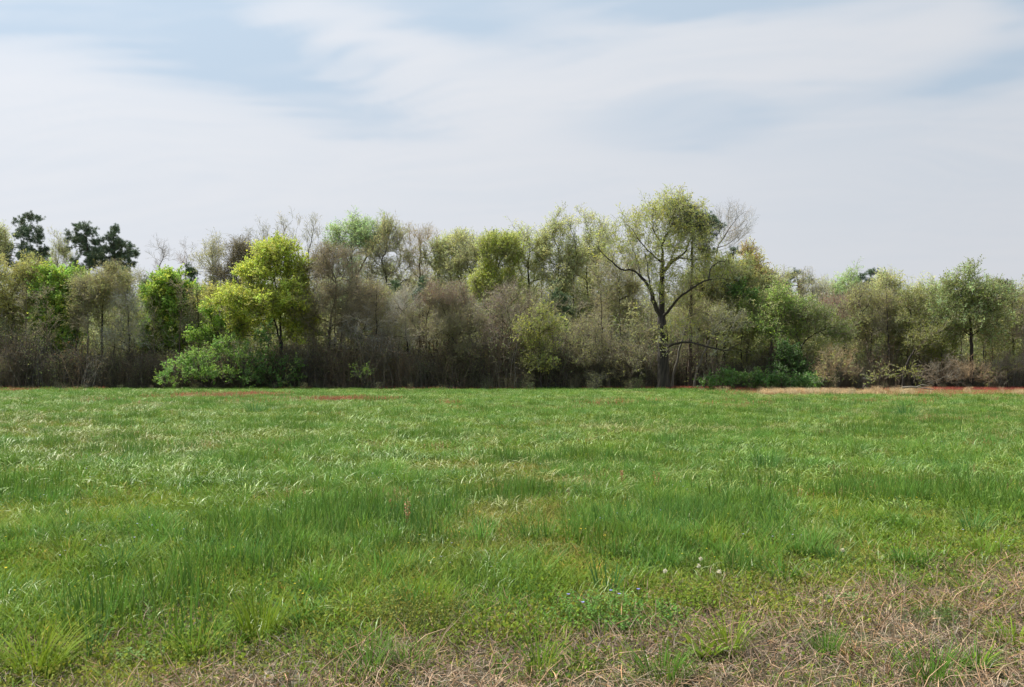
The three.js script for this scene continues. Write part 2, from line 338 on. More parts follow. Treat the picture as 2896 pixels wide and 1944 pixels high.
// one tree: foot at (footX, ground, depth); the crown fills the lobes, given as [x, y, half width, half height] in the photograph at that depth
function tree(name, category, label, o) {
  const seed = SEED++, r = rng(seed), d = o.d, mpp = d / FOCAL, foot = at(o.foot, 1090, d); foot.y = groundY(foot.x, foot.z) - 0.05;
  const g = base(name, foot, label, category, o.group);
  const rel = (px, py, dz = 0) => at(px, py, d - dz).sub(foot);
  if (d >= 93 && !o.limbs && name !== 'pine_tree') { const bottom = Math.max(...o.lobes.map((l) => l[1] + l[3])); if (bottom < 920) { o.lobes = [...o.lobes, [o.foot, bottom + 30, 32, 50], [o.foot + (r() - 0.5) * 40, Math.min(bottom + 100, 960), 36, 50]]; } }
  const grow_ = o.grow ?? (name === 'deciduous_tree' ? 1.15 : 1);
  const lobes = o.lobes.map(([cx, cy, rx0, ry0, dz = 0]) => [cx, cy + (grow_ - 1) * ry0 * 0.7, rx0 * grow_, ry0 * grow_, dz]).map(([cx, cy, rx, ry, dz]) => ({ c: rel(cx, cy, dz), r: V(rx * mpp, ry * mpp, Math.max(rx * mpp * (o.deep ?? 0.85), 0.4)) }));
  if (name === 'deciduous_tree' && !o.tidy) for (const l of lobes.splice(0)) for (let k = 0; k < 7; k++) { const q = ball(r).multiplyScalar(k ? 0.55 + 0.55 * r() : 0); q.y = q.y * 0.9 + (k ? 0.08 : 0); lobes.push({ c: l.c.clone().add(q.multiply(l.r)), r: l.r.clone().multiply(V(0.42 + 0.28 * r(), 0.36 + 0.26 * r(), 0.42 + 0.24 * r())) }); }
  let area = 0, top = -1e9, low = 1e9, cx = 0, cw = 0;
  for (const l of lobes) { area += Math.PI * l.r.x * l.r.y * (name === 'deciduous_tree' && !o.tidy ? 1.45 : 1); top = Math.max(top, l.c.y + l.r.y); low = Math.min(low, l.c.y - l.r.y); cx += l.c.x * l.r.x * l.r.y; cw += l.r.x * l.r.y; }
  const mid = V(cx / cw, 0, 0), lead = o.lead ?? 0.45, fork = Math.max(low + (top - low) * lead, 0.8);
  const wob = () => (r() - 0.5) * 0.25;
  const stems = o.limbs ? o.limbs.map((l) => l.map(([px, py, dz = 0]) => rel(px, py, dz))) : [[V(0, 0, 0), V(mid.x * 0.25 + wob(), fork * 0.4, wob()), V(mid.x * 0.6 + wob(), fork * 0.75, wob()), V(mid.x * 0.92, fork, wob())]];
  if (o.limbs) stems[0].unshift(V(0, 0, 0));
  if (o.stems) for (const [sx, lean] of o.stems) stems.push([V(0, 0.1, 0), V(sx * mpp * 0.4, fork * 0.5, wob()), V(sx * mpp, fork * (lean ?? 0.95), wob() * 3)]);
  const S = grow(r, stems, lobes, { n: Math.round(clamp(area * (o.branchy ?? 9) * 1.7, 100, 1800)), step: o.step ?? 0.40, trunk: (o.trunk ?? 0.16) * (o.limbs && o.trunk > 0.4 ? 1 : 0.85), tip: o.tip, thinAbove: o.thinAbove, lift: o.lift, crook: o.crook, hollow: o.hollow, from: o.from ?? Math.min(low + 0.1, fork * 0.7), vertical: o.vertical, kill: o.kill });
  // trunks taper
  const main = tubes(S, (l) => l[0] === 0), rest = tubes(S, (l, s) => l[0] !== 0 && s.guide[l[1]] === 0.5), bk = BARK[o.bark ?? 'dark'];
  part('trunk', main, bk, g);
  for (let k = 1; k < stems.length; k++) { const lg = tubes(S, (l, s) => l[0] !== 0 && s.guide[l[1]] === k); if (lg) part(o.limbs ? 'limb' : 'stem', lg, bk, g); }
  if (rest) part('branches', rest, bk, g, 'stuff');
  // sprigs on the thin ends
  const thin = []; for (let n = 1; n < S.N; n++) if (S.R[n] < (o.thin ?? 0.035) && S.guide[n] === 0.5) thin.push(n);
  const put = (kind, per, leafC, twigC, v = 0.16, gate) => {
    const list = [], twl = [], count = Math.round(Math.min(area * per * (DENS[kind] ?? 1.5), 6000)); if (!thin.length) return;
    for (let k = 0; k < count; k++) {
      let n = thin[Math.floor(r() * thin.length)]; const far = r() < (o.even ?? 0.6), a = Math.floor(r() * S.A.length); if (far && S.near[a] > 0) n = S.near[a];
      const pn = S.P[n], p = V(S.X[n], S.Y[n], S.Z[n]), dir = p.clone().sub(V(S.X[pn], S.Y[pn], S.Z[pn])).normalize();
      if (far && S.near[a] > 0) { const q = S.A[a].clone().sub(p); if (q.length() > 1.2) continue; p.addScaledVector(q, 0.35 + 0.65 * r()); dir.addScaledVector(q.normalize(), 0.8).normalize(); } else p.addScaledVector(dir, -r() * 0.3); if (gate && !gate(p)) continue;
      dir.multiplyScalar(0.8).addScaledVector(ball(r), 0.65); dir.y += o.rise ?? 0.4; dir.normalize();
      const s = (o.size ?? 1) * (0.7 + 0.6 * r()), m = placeMatrix(p, dir, r() * 6.3, s).clone();
      list.push([m, new THREE.Color().setRGB(...vary(leafC, r, v))]); twl.push([m, new THREE.Color().setRGB(...vary(twigC, r, 0.2))]);
    }
    const sp = SPRIG[kind];
    scatter(kind === 'needle' || kind === 'candle' ? 'needles' : kind === 'bare' ? 'buds' : 'foliage', sp.map((x) => x.leaf), kind === 'needle' || kind === 'candle' ? MAT.needle : MAT.leaf, list, g);
    scatter('twigs', sp.map((x) => x.twig), MAT.twig, twl, g);
  };
  for (const [kind, per, leafC, twigC, v, gate] of o.sprigs) put(kind, per, leafC, TWIG[twigC ?? 'brown'], v, gate && ((p) => gate(p, top, low)));
  return g;
}
// leaf colours
const L = {
  lime: [0.50, 0.58, 0.09], green: [0.32, 0.50, 0.08], mint: [0.46, 0.62, 0.26], pale: [0.58, 0.62, 0.26], yellow: [0.58, 0.57, 0.14], olive: [0.44, 0.46, 0.14], tan: [0.50, 0.49, 0.19], rust: [0.48, 0.38, 0.18], red: [0.52, 0.28, 0.20],
  pine: [0.13, 0.19, 0.10], youngpine: [0.13, 0.21, 0.09], dull: [0.30, 0.37, 0.11], bush: [0.23, 0.39, 0.075], ivy: [0.14, 0.27, 0.06], pink: [0.47, 0.43, 0.29],
};
// ------------------------------------------------------------------ the wood's edge, tree by tree
const pineTree = (label, d, foot, lobes, o = {}) => {
  const r = rng(foot * 7 + 3), sub = [];
  for (const [cx, cy, rx1, ry1, n = 9] of lobes) { const rx = rx1 * 1.22, ry = ry1 * 1.15; for (let k = 0; k < n * 1.5; k++) { const a = r() * 6.3, q = Math.sqrt(r()) * 1.0; sub.push([cx + Math.cos(a) * q * rx, cy + Math.sin(a) * q * ry, rx * (0.2 + 0.16 * r()), ry * (0.16 + 0.14 * r()), (r() - 0.5) * rx * 1.3 * d / FOCAL]); }}
  return tree('pine_tree', 'pine tree', label, { d, foot, lobes: sub, lead: 0.82, trunk: 0.24, bark: 'pine', deep: 1, branchy: 11, lift: 0.1, crook: 0.4, sprigs: [['needle', o.per ?? 13, L.pine, 'dark', 0.25]], rise: 0.25, size: 1.15, hollow: 0.36, tip: 0.014, ...o });
};
const youngPine = (label, d, foot, top, w, h, o = {}) => tree('pine_tree', 'pine tree', label, { d, foot, lobes: [[foot, top + h * 0.18, w * 0.28, h * 0.2], [foot, top + h * 0.45, w * 0.6, h * 0.28], [foot, top + h * 0.75, w, h * 0.3]], lead: 0.95, trunk: 0.12, bark: 'pine', deep: 1, branchy: 9, sprigs: [['candle', 17, L.youngpine, 'dark', 0.25]], rise: 0.7, lift: 0.3, size: 1.1, ...o });
const leafy = (kind, c, per = 13, v = 0.18) => [[kind, per, c, 'brown', v]];

// far tall pines at the left
pineTree('tall dark pine with a ragged crown beside the picture\'s left edge', 118, 68, [[72, 655, 42, 42], [60, 715, 66, 38, 12], [100, 735, 40, 24, 5]]);
pineTree('tall dark round-topped pine, the left one of the close pair', 118, 262, [[238, 670, 38, 30, 8], [232, 720, 44, 40, 10], [262, 700, 30, 30, 6]]);
pineTree('tall dark pine with drooping right branches, right one of the close pair', 119, 318, [[315, 680, 34, 30, 8], [330, 725, 44, 42, 11], [385, 745, 20, 16, 4], [292, 735, 30, 30, 6]]);
youngPine('dark conical young pine below the tall pines, left of their gap', 108, 137, 728, 24, 90);
youngPine('low dark bushy pine just below the tallest leftmost pine', 106, 108, 752, 22, 70);
youngPine('wide dark young pine under the left pine of the close pair', 106, 198, 748, 36, 90);
youngPine('small dark pine standing beneath the right pine of the close pair', 107, 352, 742, 24, 90);
youngPine('small dark pine top below the bare twiggy tree against the sky', 106, 410, 780, 18, 80);
youngPine('dark spiky young pine with a tall pointed top beside thin leafless trees', 106, 540, 744, 36, 120);
youngPine('dark young pine wedged between the spiky pine and big lime tree', 107, 600, 768, 26, 100);
youngPine('dark low pine just left of the big lime tree\'s upper crown', 106, 662, 778, 28, 90);
tree('deciduous_tree', 'tree', 'pale green thin-leaved tree rising between the tall dark pines', { d: 114, foot: 162, lobes: [[160, 700, 18, 36], [165, 745, 24, 30]], sprigs: leafy('sparse', L.pale, 9), trunk: 0.1, bark: 'grey', rise: 0.7 });
tree('deciduous_tree', 'tree', 'pale green tree cut by the left edge, left of the first pine', { d: 112, foot: -8, lobes: [[0, 670, 22, 36], [-6, 720, 30, 50]], sprigs: leafy('light', L.pale, 9), trunk: 0.12, bark: 'grey' });
tree('bare_tree', 'tree', 'leafless thin tree with a forked top against the sky', { d: 104, foot: 446, lobes: [[460, 725, 30, 36], [440, 760, 26, 30]], sprigs: [['bare', 6, L.rust, 'brown']], trunk: 0.09, rise: 0.8, branchy: 5 });
tree('bare_tree', 'tree', 'small leafless tree with reddish twigs over the spiky pine', { d: 106, foot: 522, lobes: [[524, 735, 30, 34], [505, 760, 20, 20]], sprigs: [['bare', 6, L.rust, 'pinkish']], trunk: 0.08, rise: 0.8, branchy: 5 });
tree('deciduous_tree', 'tree', 'thin tree with sparse cream young leaves beside small leafless tree', { d: 102, foot: 606, lobes: [[597, 720, 34, 38], [612, 770, 26, 36]], sprigs: [['sparse', 9, L.tan, 'grey', 0.2]], trunk: 0.1, bark: 'grey', rise: 0.6 });
tree('deciduous_tree', 'tree', 'bushy-topped tree full of small brown leaves left of lime tree', { d: 101, foot: 660, lobes: [[655, 735, 40, 44], [680, 715, 26, 30], [640, 780, 34, 36]], sprigs: [['sparse', 16, [0.19, 0.165, 0.06], 'brown', 0.2]], trunk: 0.12, rise: 0.4 });
tree('bare_tree', 'tree', 'tall slender faintly leafed tree just left of three grey spires', { d: 101, foot: 706, lobes: [[704, 690, 18, 40], [712, 740, 26, 40]], sprigs: [['bud', 9, L.tan, 'brown']], trunk: 0.09, rise: 0.8 });

// left front row
tree('deciduous_tree', 'tree', 'large olive-yellow tree filling the left edge above brown brush', { d: 89, foot: 30, lobes: [[20, 800, 66, 70], [60, 850, 44, 80], [0, 880, 70, 70], [75, 920, 24, 40]], sprigs: [['light', 13, L.olive, 'brown', 0.2], ['light', 4, L.yellow, 'brown', 0.15]], trunk: 0.2 });
tree('deciduous_tree', 'tree', 'fresh bright green tree below the small dark pines', { d: 88, foot: 168, lobes: [[150, 800, 38, 30], [185, 830, 38, 46], [130, 850, 26, 50], [165, 880, 55, 46], [120, 905, 24, 24], [150, 950, 34, 40], [190, 960, 28, 34]], sprigs: [['dense', 13, L.green, 'brown', 0.22], ['dense', 4, L.lime, 'brown', 0.15]], trunk: 0.15 });
tree('deciduous_tree', 'tree', 'tan-green tree with a straight dark trunk before the pine pair', { d: 87, foot: 292, lobes: [[288, 830, 58, 62], [330, 800, 42, 36], [256, 870, 34, 50]], sprigs: [['sparse', 15, L.tan, 'brown', 0.25], ['sparse', 7, L.olive, 'brown', 0.2]], trunk: 0.13, lead: 0.7 });
tree('deciduous_tree', 'tree', 'thin brown-green tree with pale low twigs left of round green tree', { d: 86.5, foot: 362, lobes: [[362, 850, 38, 60], [375, 920, 34, 44], [350, 960, 40, 40]], sprigs: [['bud', 12, L.olive, 'grey', 0.25]], trunk: 0.11, lead: 0.8 });
tree('deciduous_tree', 'tree', 'round bright green tree between the tan-green tree and lime tree', { d: 89, foot: 480, lobes: [[480, 845, 50, 50], [445, 860, 34, 40], [520, 870, 34, 40], [460, 900, 46, 34], [430, 930, 30, 24], [475, 950, 40, 40], [525, 930, 34, 34], [440, 985, 24, 26]], sprigs: [['dense', 13, L.green, 'brown', 0.22], ['dense', 6, L.lime, 'brown', 0.15]], trunk: 0.15 });
tree('deciduous_tree', 'tree', 'yellow-green small tree leaning under the lime tree\'s left side', { d: 88, foot: 610, lobes: [[600, 840, 34, 28], [628, 870, 40, 30]], sprigs: [['light', 13, L.yellow, 'brown', 0.2]], trunk: 0.09 });
tree('deciduous_tree', 'tree', 'soft green sapling above the broad green bush', { d: 86, foot: 628, lobes: [[626, 925, 40, 44], [600, 960, 36, 30]], sprigs: [['dense', 10, L.green, 'brown', 0.2]], trunk: 0.07 });
tree('deciduous_tree', 'tree', 'big layered yellow-green tree, brightest crown in the left half', { d: 86, foot: 802, lobes: [[785, 730, 56, 34], [765, 775, 66, 36], [830, 775, 34, 40], [800, 830, 60, 34], [730, 830, 56, 22], [680, 855, 56, 26, 1.5], [780, 870, 70, 26, 1.5], [840, 850, 28, 50], [720, 890, 60, 20, 1], [830, 905, 40, 26], [660, 830, 26, 16], [700, 925, 50, 34], [850, 935, 34, 40]], sprigs: [['dense', 8, L.lime, 'brown', 0.2], ['light', 5, L.yellow, 'brown', 0.18]], trunk: 0.2, deep: 0.7, lead: 0.6, stems: [[-40, 0.8]] });
tree('bush', 'bush', 'broad rounded bright green bush at the foot of the lime tree', { d: 82, foot: 600, lobes: [[515, 1050, 46, 26], [540, 1020, 30, 24], [585, 1015, 44, 40], [640, 985, 36, 34], [680, 1020, 36, 40], [470, 1072, 34, 18], [600, 1065, 80, 20]], sprigs: [['dense', 7, L.bush, 'brown', 0.25], ['light', 4, L.green, 'brown', 0.2]], trunk: 0.06, lead: 0.15, tip: 0.008, stems: [[-80, 0.9], [-40, 1], [50, 1], [90, 0.9]], step: 0.35, thin: 0.05 });
tree('bush', 'bush', 'dark green ivy-like thicket under the lime tree right of bush', { d: 83, foot: 780, lobes: [[755, 1020, 44, 50], [830, 1050, 36, 36], [720, 1068, 40, 24], [790, 1078, 70, 18], [745, 960, 26, 36]], sprigs: [['dense', 7, L.ivy, 'dark', 0.25], ['light', 3, L.dull, 'brown', 0.2]], trunk: 0.07, lead: 0.3, tip: 0.008, stems: [[-40, 1], [40, 1]], step: 0.35, thin: 0.05 });

// middle: tall row behind
tree('bare_tree', 'tree', 'tall grey twiggy tree, leftmost of three behind the lime tree', { d: 101, foot: 748, lobes: [[744, 665, 30, 36], [735, 710, 30, 40]], sprigs: [['bud', 10, L.tan, 'grey', 0.2]], trunk: 0.13, bark: 'grey', rise: 0.8, lead: 0.4 });
tree('bare_tree', 'tree', 'tall grey twiggy tree, middle of three above the lime tree', { d: 102, foot: 800, lobes: [[798, 655, 34, 40], [838, 650, 18, 40], [800, 710, 40, 40]], sprigs: [['bud', 11, L.tan, 'grey', 0.2]], trunk: 0.14, bark: 'grey', rise: 0.9, lead: 0.4 });
tree('bare_tree', 'tree', 'tall grey twiggy tree with curved dark fork beside mint-green tree', { d: 100, foot: 862, lobes: [[880, 670, 36, 44], [868, 720, 30, 50], [908, 700, 20, 30]], sprigs: [['bud', 10, L.tan, 'grey', 0.2]], trunk: 0.13, bark: 'dark', rise: 0.8, lead: 0.35 });
tree('deciduous_tree', 'tree', 'tall mint-green tree with a narrow upright crown above brown tree', { d: 100, foot: 995, lobes: [[1002, 640, 28, 32], [985, 670, 40, 30], [945, 690, 26, 22], [1000, 710, 38, 40], [975, 750, 30, 40]], sprigs: [['light', 13, L.mint, 'brown', 0.2]], trunk: 0.15, rise: 0.5, lead: 0.7 });
tree('deciduous_tree', 'tree', 'mint-green leaning tree with one long slanted limb', { d: 99, foot: 996, lobes: [[1064, 650, 22, 26], [1050, 680, 26, 26], [1090, 660, 16, 20], [1035, 720, 20, 30]], limbs: [[[994, 960], [996, 860], [1004, 800], [1030, 740], [1062, 690]]], sprigs: [['light', 12, L.mint, 'brown', 0.2]], trunk: 0.15, rise: 0.5 });
tree('deciduous_tree', 'tree', 'tall sparse tree with dark crooked limbs right of mint-green trees', { d: 98, foot: 1087, lobes: [[1085, 690, 36, 50], [1120, 690, 24, 40], [1060, 760, 30, 46], [1120, 770, 36, 40]], sprigs: [['sparse', 9, L.tan, 'brown', 0.22], ['sparse', 4, L.pale, 'brown', 0.2]], trunk: 0.18, lead: 0.5, crook: 0.5, rise: 0.5, branchy: 7 });
tree('bare_tree', 'tree', 'tall fan-shaped tan twiggy tree left of pale green crowns', { d: 99, foot: 1190, lobes: [[1170, 705, 34, 50], [1210, 695, 34, 50], [1180, 760, 40, 40]], sprigs: [['bud', 20, L.tan, 'tan', 0.2]], trunk: 0.15, bark: 'grey', rise: 1, lead: 0.25 });
tree('deciduous_tree', 'tree', 'tall pale yellow-green tree right of the tan fan tree', { d: 99, foot: 1268, lobes: [[1262, 700, 40, 42], [1300, 700, 26, 46], [1240, 740, 36, 40], [1280, 760, 44, 40]], sprigs: [['light', 14, L.pale, 'brown', 0.2]], trunk: 0.15, rise: 0.7, lead: 0.35 });
tree('deciduous_tree', 'tree', 'grey-green tree with a fan of dark limbs before a dark pine', { d: 97, foot: 1355, lobes: [[1340, 720, 34, 36], [1320, 770, 36, 36], [1370, 770, 34, 36], [1350, 730, 40, 40]], sprigs: [['sparse', 11, L.pale, 'brown', 0.2]], trunk: 0.16, rise: 0.6, lead: 0.25, branchy: 7 });
pineTree('dark flat-topped pine behind the bright yellow-green layered tree', 116, 1395, [[1392, 685, 34, 22, 9], [1430, 690, 30, 24, 6]]);
tree('deciduous_tree', 'tree', 'bright yellow-green layered tree hiding part of a dark pine', { d: 94, foot: 1412, lobes: [[1400, 690, 40, 26], [1440, 710, 34, 40], [1400, 740, 44, 30], [1390, 790, 46, 24], [1430, 800, 40, 40], [1370, 825, 34, 18]], sprigs: [['light', 16, L.lime, 'brown', 0.2], ['light', 6, L.pale, 'brown', 0.2]], trunk: 0.15, deep: 0.7 });
tree('deciduous_tree', 'tree', 'tall thin-leaved tree, first of the row left of the giant', { d: 97, foot: 1490, lobes: [[1462, 675, 24, 34], [1480, 720, 40, 40], [1515, 690, 30, 40], [1530, 740, 30, 40]], sprigs: [['light', 11, L.pale, 'brown', 0.2]], trunk: 0.16, rise: 0.6, lead: 0.3, branchy: 7 });
tree('deciduous_tree', 'tree', 'tallest thin-leaved tree in the row left of the giant', { d: 96, foot: 1580, lobes: [[1572, 645, 28, 36], [1545, 680, 30, 40], [1595, 700, 34, 46], [1570, 750, 36, 50]], sprigs: [['light', 12, L.pale, 'brown', 0.2]], trunk: 0.16, rise: 0.6, lead: 0.6, branchy: 7 });
tree('deciduous_tree', 'tree', 'slender thin-leaved tree with a leaning stem, third in that row', { d: 95, foot: 1622, lobes: [[1618, 665, 20, 40], [1625, 730, 30, 50]], sprigs: [['light', 10, L.pale, 'brown', 0.2]], trunk: 0.13, rise: 0.7, lead: 0.6, branchy: 7 });
tree('deciduous_tree', 'tree', 'slim thin-leaved tree with forked top, fourth in that row', { d: 97, foot: 1665, lobes: [[1655, 645, 22, 34], [1668, 700, 30, 44], [1640, 760, 26, 50]], sprigs: [['light', 11, L.pale, 'brown', 0.2]], trunk: 0.14, rise: 0.7, lead: 0.5, branchy: 7 });
tree('deciduous_tree', 'tree', 'thin-leaved tree nearest the giant\'s long left limb', { d: 98, foot: 1692, lobes: [[1692, 660, 22, 36], [1706, 710, 28, 40], [1690, 780, 30, 60]], sprigs: [['light', 11, L.pale, 'brown', 0.2]], trunk: 0.13, rise: 0.7, lead: 0.5, branchy: 7 });
youngPine('dark young pine half hidden behind the slim yellow-green sapling', 92, 1578, 800, 46, 150, { trunk: 0.14 });
youngPine('small dark pine tip above the reddish-topped round tree', 95, 1197, 768, 26, 90);
youngPine('small dark pine behind the grey twiggy tree and brown tree', 94, 1118, 800, 34, 90);

// slender fine-leaved trees that close the row into one canopy
for (const [label, foot, top, d, k] of [
  ['slender pale tree between the lime tree and the mint-green tree', 930, 690, 103, 0], ['slender grey-green tree just right of the leaning mint-green tree', 1040, 690, 104, 1], ['slender tan-green tree left of the tan fan tree', 1132, 690, 103, 2], ['slender pale tree right of the tan fan tree', 1232, 690, 104, 0],
  ['slender pale tree between pale yellow-green tree and dark-limbed fan', 1318, 700, 103, 0], ['slender pale tree right of the bright layered tree', 1452, 690, 104, 1], ['slender pale tree between first and tallest of the thin-leaved row', 1534, 685, 103, 0], ['slender grey-green tree between third and fourth of the thin-leaved row', 1644, 690, 104, 1],
  ['slender pale tree behind the giant\'s upper left limb', 1722, 660, 100, 0], ['slender grey twiggy tree behind the giant\'s left crown', 1790, 650, 101, 2], ['slender olive tree behind the giant trunk', 1845, 720, 98, 1], ['slender pale tree between dark olive tree and yellow-leaved tree', 2090, 760, 99, 1],
  ['slender pale tree right of the half-hidden dark pine', 2330, 800, 98, 0], ['slender grey-green tree left of the black-green round pine', 2428, 800, 97, 1], ['slender pale tree between pale yellow-green and thin pale green trees', 2580, 805, 97, 0], ['slender grey-green tree just left of the spreading right tree', 2668, 815, 97, 1], ['slender pale tree just right of the spreading right tree', 2812, 810, 97, 0], ['slender tan-green tree near the right edge behind olive brown tree', 2872, 830, 98, 2]])
  tree('slender_tree', 'tree', label, { d, foot, lobes: [[foot, top + 40, 24, 44], [foot - 14, top + 95, 28, 46], [foot + 12, top + 130, 30, 50], [foot, top + 190, 30, 50], [foot - 6, top + 250, 30, 40]], sprigs: [['sparse', 10, [L.pale, L.olive, L.tan][k], 'grey', 0.22], ['bud', 5, [L.tan, L.pale, L.tan][k], 'grey', 0.2]], trunk: 0.11, lead: 0.75, bark: ['dark', 'dark', 'brown'][k], rise: 0.6, branchy: 8, group: 'slender trees in the back row' });

// middle: front row
tree('deciduous_tree', 'tree', 'large brown budding tree with a straight dark trunk beside lime tree', { d: 86, foot: 917, lobes: [[920, 770, 44, 52], [965, 770, 56, 54], [935, 850, 66, 60], [1010, 850, 50, 60], [900, 930, 40, 60], [980, 940, 60, 60]], sprigs: [['bud', 15, [0.44, 0.35, 0.15], 'brown', 0.22], ['bud', 4, L.olive, 'brown', 0.2]], trunk: 0.17, lead: 0.62, rise: 0.45 });
tree('bare_tree', 'tree', 'thin dark stem with grey drooping twigs right of brown tree', { d: 85, foot: 984, lobes: [[1030, 930, 60, 50], [1060, 980, 60, 40], [990, 960, 40, 50]], sprigs: [['bare', 14, L.tan, 'grey', 0.2]], trunk: 0.09, rise: 0, lead: 0.6 });
tree('deciduous_tree', 'tree', 'dull green twiggy tree between the brown tree and grey tree', { d: 89, foot: 1060, lobes: [[1050, 870, 50, 50], [1090, 850, 36, 50], [1070, 930, 50, 50]], sprigs: [['light', 9, L.olive, 'brown', 0.2], ['bud', 7, L.tan, 'grey', 0.2]], trunk: 0.11 });
tree('bare_tree', 'tree', 'grey twiggy leafless tree with a dark trunk beside reddish tree', { d: 86, foot: 1156, lobes: [[1135, 880, 40, 50], [1165, 860, 34, 40], [1140, 960, 50, 50]], sprigs: [['bare', 16, L.pink, 'grey', 0.2], ['bud', 5, L.tan, 'grey', 0.2]], trunk: 0.12, lead: 0.7, bark: 'dark' });
tree('deciduous_tree', 'tree', 'round olive multi-stemmed tree with a reddish-brown top', { d: 85, foot: 1250, lobes: [[1255, 870, 62, 56], [1225, 900, 44, 66], [1295, 900, 44, 60], [1255, 960, 76, 60]], sprigs: [['bud', 14, L.olive, 'brown', 0.2], ['bud', 14, [0.28, 0.13, 0.06], 'pinkish', 0.2, (p, top, low) => p.y > lerp(low, top, 0.66)]], trunk: 0.12, lead: 0.12, rise: 0.8, stems: [[-45, 1.6], [45, 1.7], [-18, 1.5], [22, 1.8]], crook: 0.2 });
tree('bare_tree', 'tree', 'wide pinkish-grey twiggy tree with two straight dark trunks', { d: 85, foot: 1462, lobes: [[1430, 850, 54, 44], [1400, 900, 60, 60], [1470, 890, 50, 56], [1430, 970, 80, 60]], sprigs: [['bare', 11, L.pink, 'pinkish', 0.2], ['sparse', 3, L.olive, 'grey', 0.2], ['bud', 7, [0.26, 0.16, 0.11], 'pinkish', 0.2]], trunk: 0.12, lead: 0.5, stems: [[-22, 1.1]], rise: 0.5 });
tree('deciduous_tree', 'tree', 'slim yellow-green sapling before the half-hidden young pine', { d: 83, foot: 1532, lobes: [[1532, 895, 24, 30], [1520, 940, 36, 36], [1555, 930, 26, 30], [1535, 990, 40, 36], [1530, 1040, 34, 30]], sprigs: [['light', 9, [0.42, 0.47, 0.09], 'brown', 0.25], ['sparse', 4, L.olive, 'brown', 0.2]], trunk: 0.08, lead: 0.7 });
tree('bare_tree', 'tree', 'wide tan twiggy thicket tree just left of the giant tree', { d: 84, foot: 1665, lobes: [[1660, 935, 54, 40], [1620, 970, 50, 50], [1705, 980, 50, 56], [1660, 1020, 90, 44]], sprigs: [['bud', 15, L.tan, 'brown', 0.22], ['sparse', 6, L.olive, 'brown', 0.2]], trunk: 0.09, lead: 0.15, rise: 0.6, stems: [[-50, 1.5], [50, 1.4], [-20, 1.5], [25, 1.6]] });
tree('bare_tree', 'tree', 'tan twiggy small tree touching the giant trunk\'s left side', { d: 83, foot: 1790, lobes: [[1800, 960, 40, 36], [1790, 1010, 56, 50], [1770, 1050, 60, 30]], sprigs: [['bud', 12, L.tan, 'brown', 0.22], ['sparse', 5, L.olive, 'brown', 0.2]], trunk: 0.07, lead: 0.3, rise: 0.3, stems: [[25, 1.2]] });
tree('deciduous_tree', 'tree', 'thin olive tree behind the tan thicket, under the giant\'s left limb', { d: 91, foot: 1760, lobes: [[1745, 800, 46, 60], [1770, 860, 50, 50], [1730, 890, 40, 40]], sprigs: [['sparse', 10, L.olive, 'brown', 0.2], ['bud', 8, L.tan, 'brown', 0.2]], trunk: 0.1, branchy: 7 });
tree('deciduous_tree', 'tree', 'small fresh green sapling low under the brown tree', { d: 82, foot: 1030, tidy: 1, grow: 1, lobes: [[1028, 1056, 12, 11], [1016, 1074, 13, 9], [1044, 1070, 9, 11]], sprigs: [['light', 20, L.green, 'brown', 0.2]], trunk: 0.03, tip: 0.006 });

